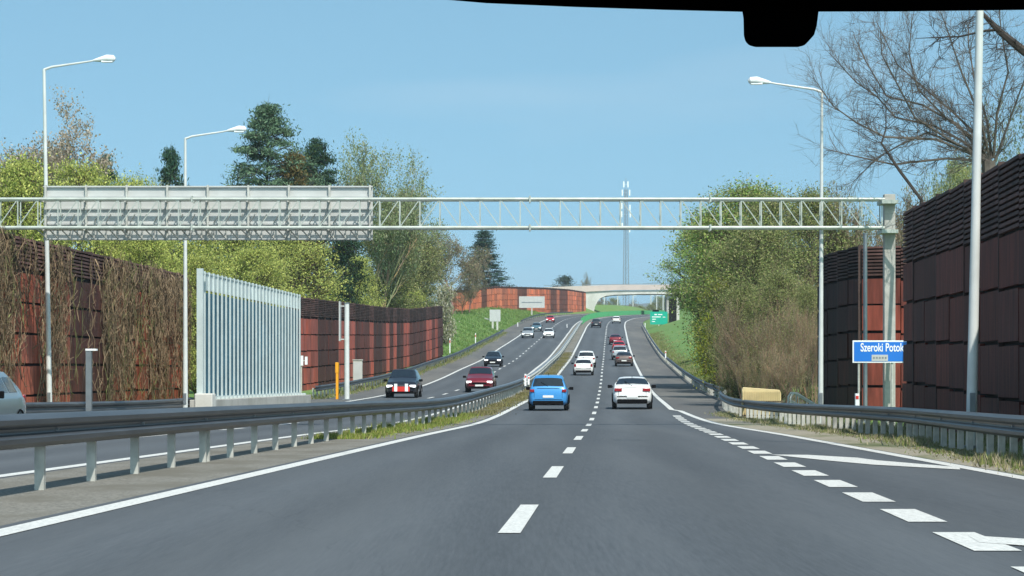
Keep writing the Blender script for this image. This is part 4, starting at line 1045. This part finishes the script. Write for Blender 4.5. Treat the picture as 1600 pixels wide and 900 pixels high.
for i, (x, yt, Y, wd, lab) in enumerate((
    (1148,500,128,70,'brown leafless shrub at the left edge of the thicket, nearest the grass slope'),
    (1165,465,120,90,'brown leafless shrub above the left end of the cream cover'),
    (1195,480,112,80,'brown leafless shrub above the middle of the cream cover'),
    (1224,465,116,80,'tall brown leafless shrub above the right end of the cream cover'),
    (1250,462,110,80,'brown leafless shrub above the stair handrail'),
    (1272,470,108,60,'brown leafless shrub touching the right-hand lamp post'),
    (1178,530,106,70,'low brown shrub close behind the cream cover'),
    (1235,530,104,70,'low brown shrub close behind the stair handrail'),
    (1205,425,135,80,'highest brown leafless shrub, rising into the olive trees'),
    (1262,420,130,80,'high brown leafless shrub beside the lamp post shaft'),
    (1138,545,134,45,'small brown shrub where the grass slope meets the thicket'))):
    fit(s1 if i % 2 == 0 else s2, i < 2, x, yt, Y, 5.6, wd, 1.9, lab, G4, 'bare_shrub', 'bush')
for i, (x, yt, Y, wd, lab) in enumerate((
    (1330,288,150,110,'thin olive tree just above the set-back wall'),
    (1400,290,140,110,'brownish thin tree behind the top of the gantry leg'),)):
    fit(br1, False, x, yt, Y, 11, wd, 3.9, lab, None, 'bare_tree')
fit(p1, False, 1300, 300, 170, 13, 110, 4.4, 'pale airy tree between the right lamp post and the set-back wall', None, 'young_leaf_tree')
fit(p1, False, 1505, 235, 105, 13, 110, 4.4, 'pale green airy tree behind the near right wall', None, 'young_leaf_tree')
fit(w2, False, 1500, 252, 112, 10, 90, 3.6, 'light green tree peeping over the near right wall', None, 'broadleaf_tree')
fit(p1, False, 1600, 130, 90, 13, 120, 4.4, 'pale airy tree at the right edge above the wall', None, 'young_leaf_tree')
# far trees through the bridge opening
for i, (x, yt, Y, wd, pr, h0, r0, lab) in enumerate((
    (935,462,1120,30,br1,11,3.9,'far bare tree at the left side of the bridge opening'),
    (958,465,1160,26,r2,12,4.0,'far olive tree in the left part of the bridge opening'),
    (985,468,1200,26,br1,11,3.9,'far bare tree in the middle of the bridge opening'),
    (1030,462,1150,30,r2,12,4.0,'far olive tree at the right side of the bridge opening'),
    (1075,455,1000,40,br1,11,3.9,'far bare tree right of the bridge opening'),
    (1065,440,900,40,r2,12,4.0,'far olive tree over the right end of the bridge'))):
    fit(pr, False, x, yt, Y, h0, wd, r0, lab, 'far trees beyond the bridge', 'distant_tree', ground=20 if Y > 950 else 22)
for i, (x, yt, wd, lab) in enumerate(((938,474,22,'low far bush at the left foot of the bridge opening'),(952,476,22,'low far bush behind the green screen, second from the left'),(970,477,24,'low far bush behind the white van'),(1000,477,24,'low far bush right of the white van'),(1016,475,20,'low far bush behind the green direction sign'))):
    fit(r2, False, x, yt, 985+i*6, 12, wd, 4.0, lab, 'far bushes beyond the bridge', 'distant_bush', 'bush', ground=21)
for i, (x, lab) in enumerate(((944,'leftmost far white pole through the bridge opening'),(965,'far white pole in the left middle of the bridge opening'),(989,'far white pole in the middle of the bridge opening'),(1017,'far white pole above the green sign'),(1026,'far white pole close right of the one above the green sign'),(1036,'rightmost far white pole through the bridge opening'))):
    Yp = 1050; p = at(x,462,Yp); g = empty('lamp_post', (p.x,Yp,20), 0, lab, 'lamp post', 'far poles beyond the bridge')
    m = MB(); m.tube([(0,0,0),(0,0,p.z-20)], .22, 6); m.build('pole', M['pole'], g)
    m = MB(); m.box((.6,0,p.z-20), (1.4,.3,.2)); m.build('lamp_head', M['lamp'], g)
# van beyond green screen
Yv = 960; p = at(978,486,Yv); g = empty('van', (p.x,Yv,p.z-1.6), 0, 'white van roof seen over the green screen under the bridge', 'van')
m = MB(); m.prism([(-1.1,.4),(1.1,.4),(1.1,2.4),(.8,2.9),(-.8,2.9),(-1.1,2.4)], 0, 5); m.build('body', white, g, bevel=.1)
m = MB(); m.box((0,-.02,2.1), (1.7,.04,.7)); m.build('windscreen', M['glass'], g)
for sx in (-.9,.9):
    for yy in (1,4): m = MB(); m.tube([(sx-.12,yy,.4),(sx+.12,yy,.4)], .4, 12); m.build('wheel', M['rubber'], g)

# big bare tree over the right wall: surveyed limbs + random twigs
def z8(x, y): return (1200+x/2.1425, y/2.1425)
rg = random.Random(5); BYT = 79.0
g = empty('bare_tree', (at(1545,252,BYT).x, BYT, gnd(at(1545,252,BYT).x, BYT)), 0, 'large leafless tree fanning out above the near right wall', 'tree'); o0 = Vector(g.location)
tm = MB()
def twig(p, d, L, r, dep):
    pts = [p]; dd = d.copy()
    for k in range(3): dd = (dd+Vector((rg.gauss(0,.17), rg.gauss(0,.2), rg.gauss(0,.15)+.02))).normalized(); pts.append(pts[-1]+dd*L/3)
    tm.tube(pts, [r, r*.8, r*.6, r*.4], 3, cap=False)
    if dep <= 0: return
    for k in range(rg.choice((3,4,5))):
        i = rg.choice((0,1,2)); nd = (dd+Vector((rg.gauss(0,.5), rg.gauss(0,.6), rg.gauss(0,.5)+.1))).normalized()
        twig(pts[i].lerp(pts[i+1], rg.random()), nd, L*rg.uniform(.45,.75), r*.6, dep-1)
limbs = [[(740,540),(650,470),(560,420),(430,390),(370,320),(300,270),(210,170)],[(740,540),(560,470),(380,465),(280,420),(200,370),(130,280)],
 [(740,540),(600,530),(420,550),(280,520),(205,500)],[(740,540),(690,440),(620,370),(540,300),(440,210),(370,60)],[(745,540),(700,380),(640,250),(600,150),(560,50)],
 [(750,530),(740,400),(705,260),(690,130),(700,20)],[(755,530),(760,380),(790,250),(760,120),(740,0)],[(740,540),(640,420),(520,350),(400,320),(330,200),(290,110)],
 [(740,540),(600,470),(480,400),(420,300),(360,200),(350,120)],[(760,540),(800,420),(840,300),(900,150)],[(735,545),(680,500),(540,440),(450,480),(380,520),(300,600)],
 [(745,540),(700,470),(600,400),(500,300),(470,180),(480,60)]]
tm.tube([(0,0,-.2),(.05,0,3),(at(1545,252,BYT)-o0)], [.34,.28,.22], 8)
for L_ in limbs:
    dy = rg.uniform(-2.2, 2.2); pts = []
    for i, q_ in enumerate(L_): x, y = z8(*q_); pts.append(at(x,y,BYT)-o0+Vector((0, dy*i/len(L_), 0)))
    n = len(pts); r = [.042*(1-.85*i/(n-1))+.006 for i in range(n)]; tm.tube(pts, r, 5, cap=False)
    for i in range(1, n):
        for k in range(6+i):
            q_ = pts[i-1].lerp(pts[i], rg.random()); d = (pts[i]-pts[i-1]).normalized()
            nd = (d*.8+Vector((rg.gauss(0,.45), rg.gauss(0,.6), rg.gauss(0,.5)+.12))).normalized()
            twig(q_, nd, rg.uniform(.5,1.3), r[i]*.25+.0045, 2)
tm.build('trunk', M['bark_grey'], g)
g = empty('bare_tree', (13.0,70,0), 0, 'second leafless tree whose thick dark limb enters at the top right corner', 'tree'); g.location.z = gnd(13,70); o0 = Vector(g.location); tm = MB()
q0 = lambda x, y, dy=0: at(x,y,62+dy)-o0
tm.tube([(0,0,-.1),(.4,-1,4),(.9,-5,7.5),q0(1660,120),q0(1600,80),q0(1563,50),q0(1536,22),q0(1520,-10)], [.3,.26,.2,.13,.11,.085,.05,.03], 6, cap=False)
tm.tube([q0(1563,46),q0(1540,48),q0(1500,57),q0(1430,60)], [.04,.03,.02,.008], 4, cap=False)
for (x, y) in ((1600,80),(1580,66),(1563,50),(1550,36),(1536,22),(1500,57),(1470,58)):
    for k in range(4): twig(q0(x,y), Vector((rg.gauss(-.4,.5), rg.gauss(0,.5), rg.gauss(0,.6))).normalized(), rg.uniform(.4,.9), .012, 2)
tm.build('trunk', M['bark_dark'], g)
g = empty('leaning_stem', (at(1440,312,74).x, 76, 0), 0, 'thin bare stem leaning up from behind the wall by the gantry leg', 'tree'); g.location.z = gnd(g.location.x, 76); o0 = Vector(g.location); tm = MB()
pts = [Vector((0,0,0))]+[at(*z8(*q_), 76)-o0 for q_ in ((515,670),(440,570),(380,480),(395,430),(395,340))]
tm.tube(pts, [.07,.06,.05,.035,.022,.012], 5, cap=False)
for i in range(1, 6):
    for k in range(4): twig(pts[i], Vector((rg.gauss(-.2,.6), rg.gauss(0,.5), rg.gauss(.3,.5))).normalized(), rg.uniform(.5,1.1), .012, 2)
tm.build('trunk', M['bark_dark'], g)

# dry creeper on the left wall
rg = random.Random(9); tm = MB(); tm.k = True
wp = [(-18.6,40),(-16.8,66),(-16,78),(-15.4,95),(-14.9,113)]
def wx(Y): return float(np.interp(Y, [p[1] for p in wp], [p[0] for p in wp]))
dens = [(60,76,.6),(76,79,.9),(79,82.5,.12),(82.5,86.5,.75),(86.5,93,.07),(93,99,.8),(99,102,.35),(102,113,.75)]
for _ in range(1150):
    Y = rg.uniform(66, 113)
    dn = next((d_[2] for d_ in dens if d_[0] <= Y < d_[1]), .5)
    if rg.random() > dn: continue
    z = 5.6+rg.uniform(-.3,.15) if rg.random() < .6 else rg.uniform(1, 5.2); c0 = rg.uniform(.3,1.3); tint = (c0*1.1, c0, c0*.85)
    if rg.random() < .12: tint = (c0*.7, c0*.95, c0*.5)
    pts = []; y = Y; out = .22; nseg = rg.randint(4, 14)
    for k in range(nseg):
        pts.append((wx(y)+out, y, z)); y += rg.gauss(0,.16); z -= rg.uniform(.15,.5); out = .2+.18*rg.random()
        if z < -.3: break
    if len(pts) > 1:
        tm.tube(pts, rg.uniform(.008,.022), 3, tint, cap=False)
        for p in pts[1:]:
            for k in range(3):
                e = (p[0]+rg.uniform(0,.15), p[1]+rg.gauss(0,.42), p[2]+rg.gauss(-.05,.3)); tm.tube([p, e], [.008,.004], 3, tint, cap=False)
tag(tm.build('dry_creeper', M['twig']), 'tangled dry brown creeper hanging over the left rust wall', 'creeper', kind='stuff')

# grass tufts and weeds
def tufts(name, label, n, ytab, tfun, hgt, cols, seed, wid=.012):
    rs = np.random.RandomState(seed); V = []; 
    Ys = rs.uniform(ytab[0], ytab[1], n); T = np.array([tfun(y, rs) for y in Ys])
    B = np.array([[cx(y)+t, y, gnd(cx(y)+t, y) if not (edgeL(y) < t < edgeR(y)) else zr(t, y)] for y, t in zip(Ys, T)])
    cl = (np.sin(Ys*.9)+np.sin(Ys*.37+1)+1.2)/2.5
    H_ = hgt*rs.uniform(.3,1.2,n)*np.clip(cl, .25, 1.3)
    a = rs.uniform(0, 6.28, n); dx = np.stack([np.cos(a), np.sin(a), np.zeros(n)], 1)*wid*rs.uniform(.7,1.6,(n,1))
    tip = B+np.stack([rs.normal(size=n)*.35*H_, rs.normal(size=n)*.35*H_, H_], 1)
    V = np.stack([B-dx, B+dx, tip], 1).reshape(-1,3)
    c = np.array(cols)[rs.randint(0, len(cols), n)]*rs.uniform(.7,1.3,(n,1))
    o = npmesh(name, V, np.arange(3*n).reshape(-1,3), M['leaf'], c); tag(o, label, 'grass', kind='stuff')
GR = [(.24,.26,.09),(.16,.22,.06),(.34,.31,.18),(.42,.38,.26),(.30,.26,.17)]
tufts('verge_grass', 'uneven grass and weeds at the foot of the right guardrail posts', 42000, (22,105), lambda y, r_: railR(y)+r_.normal()*.30-.10, .15, GR, 1)
tufts('bank_grass', 'rough grass between right guardrail and the near noise wall', 30000, (30,110), lambda y, r_: railR(y)+.2+abs(r_.normal())*1.2, .22, GR, 2)
tufts('median_weeds', 'yellow-green weeds under the median guardrail', 26000, (56,100), lambda y, r_: tM(y)+r_.normal()*.32, .19, [(.26,.32,.06),(.18,.27,.05),(.34,.32,.12)], 3)
tufts('median_dry_grass', 'short dry grass on the far median strip', 20000, (100,320), lambda y, r_: tM(y)+.6+r_.normal()*.35, .14, [(.26,.22,.11),(.2,.2,.07)], 4, .02)
tufts('slope_grass', 'grass fringe along the right-hand slope', 30000, (110,420), lambda y, r_: railR(y)+abs(r_.normal())*1.0, .3, GR[:3], 5, .03)
tufts('left_verge_grass', 'grass and weeds along the left guardrail below the curved wall', 30000, (140,430), lambda y, r_: railL(y)+r_.normal()*.4-.2, .35, GR[:3], 6, .025)

tufts('bank_tufts', 'longer grass clumps over the left grass bank', 45000, (300,620), lambda y, r_: edgeL(y)-abs(r_.uniform(0,11)), .45, [(.16,.27,.07),(.12,.22,.05),(.25,.32,.12)], 7, .06)
# ---------------------------------------------------------------- air
hm = bpy.data.materials.new('haze'); hm.use_nodes = True; hn = hm.node_tree; hn.nodes.remove(hn.nodes['Principled BSDF'])
pv = hn.nodes.new('ShaderNodeVolumePrincipled'); pv.inputs['Color'].default_value = (.80, .90, 1, 1); pv.inputs['Density'].default_value = .00014; pv.inputs['Anisotropy'].default_value = .2
hn.links.new(pv.outputs[0], hn.nodes['Material Output'].inputs['Volume'])
m = MB(); m.box((0, 3400, 55), (7000, 8000, 220)); tag(m.build('haze', hm), kind='stuff')
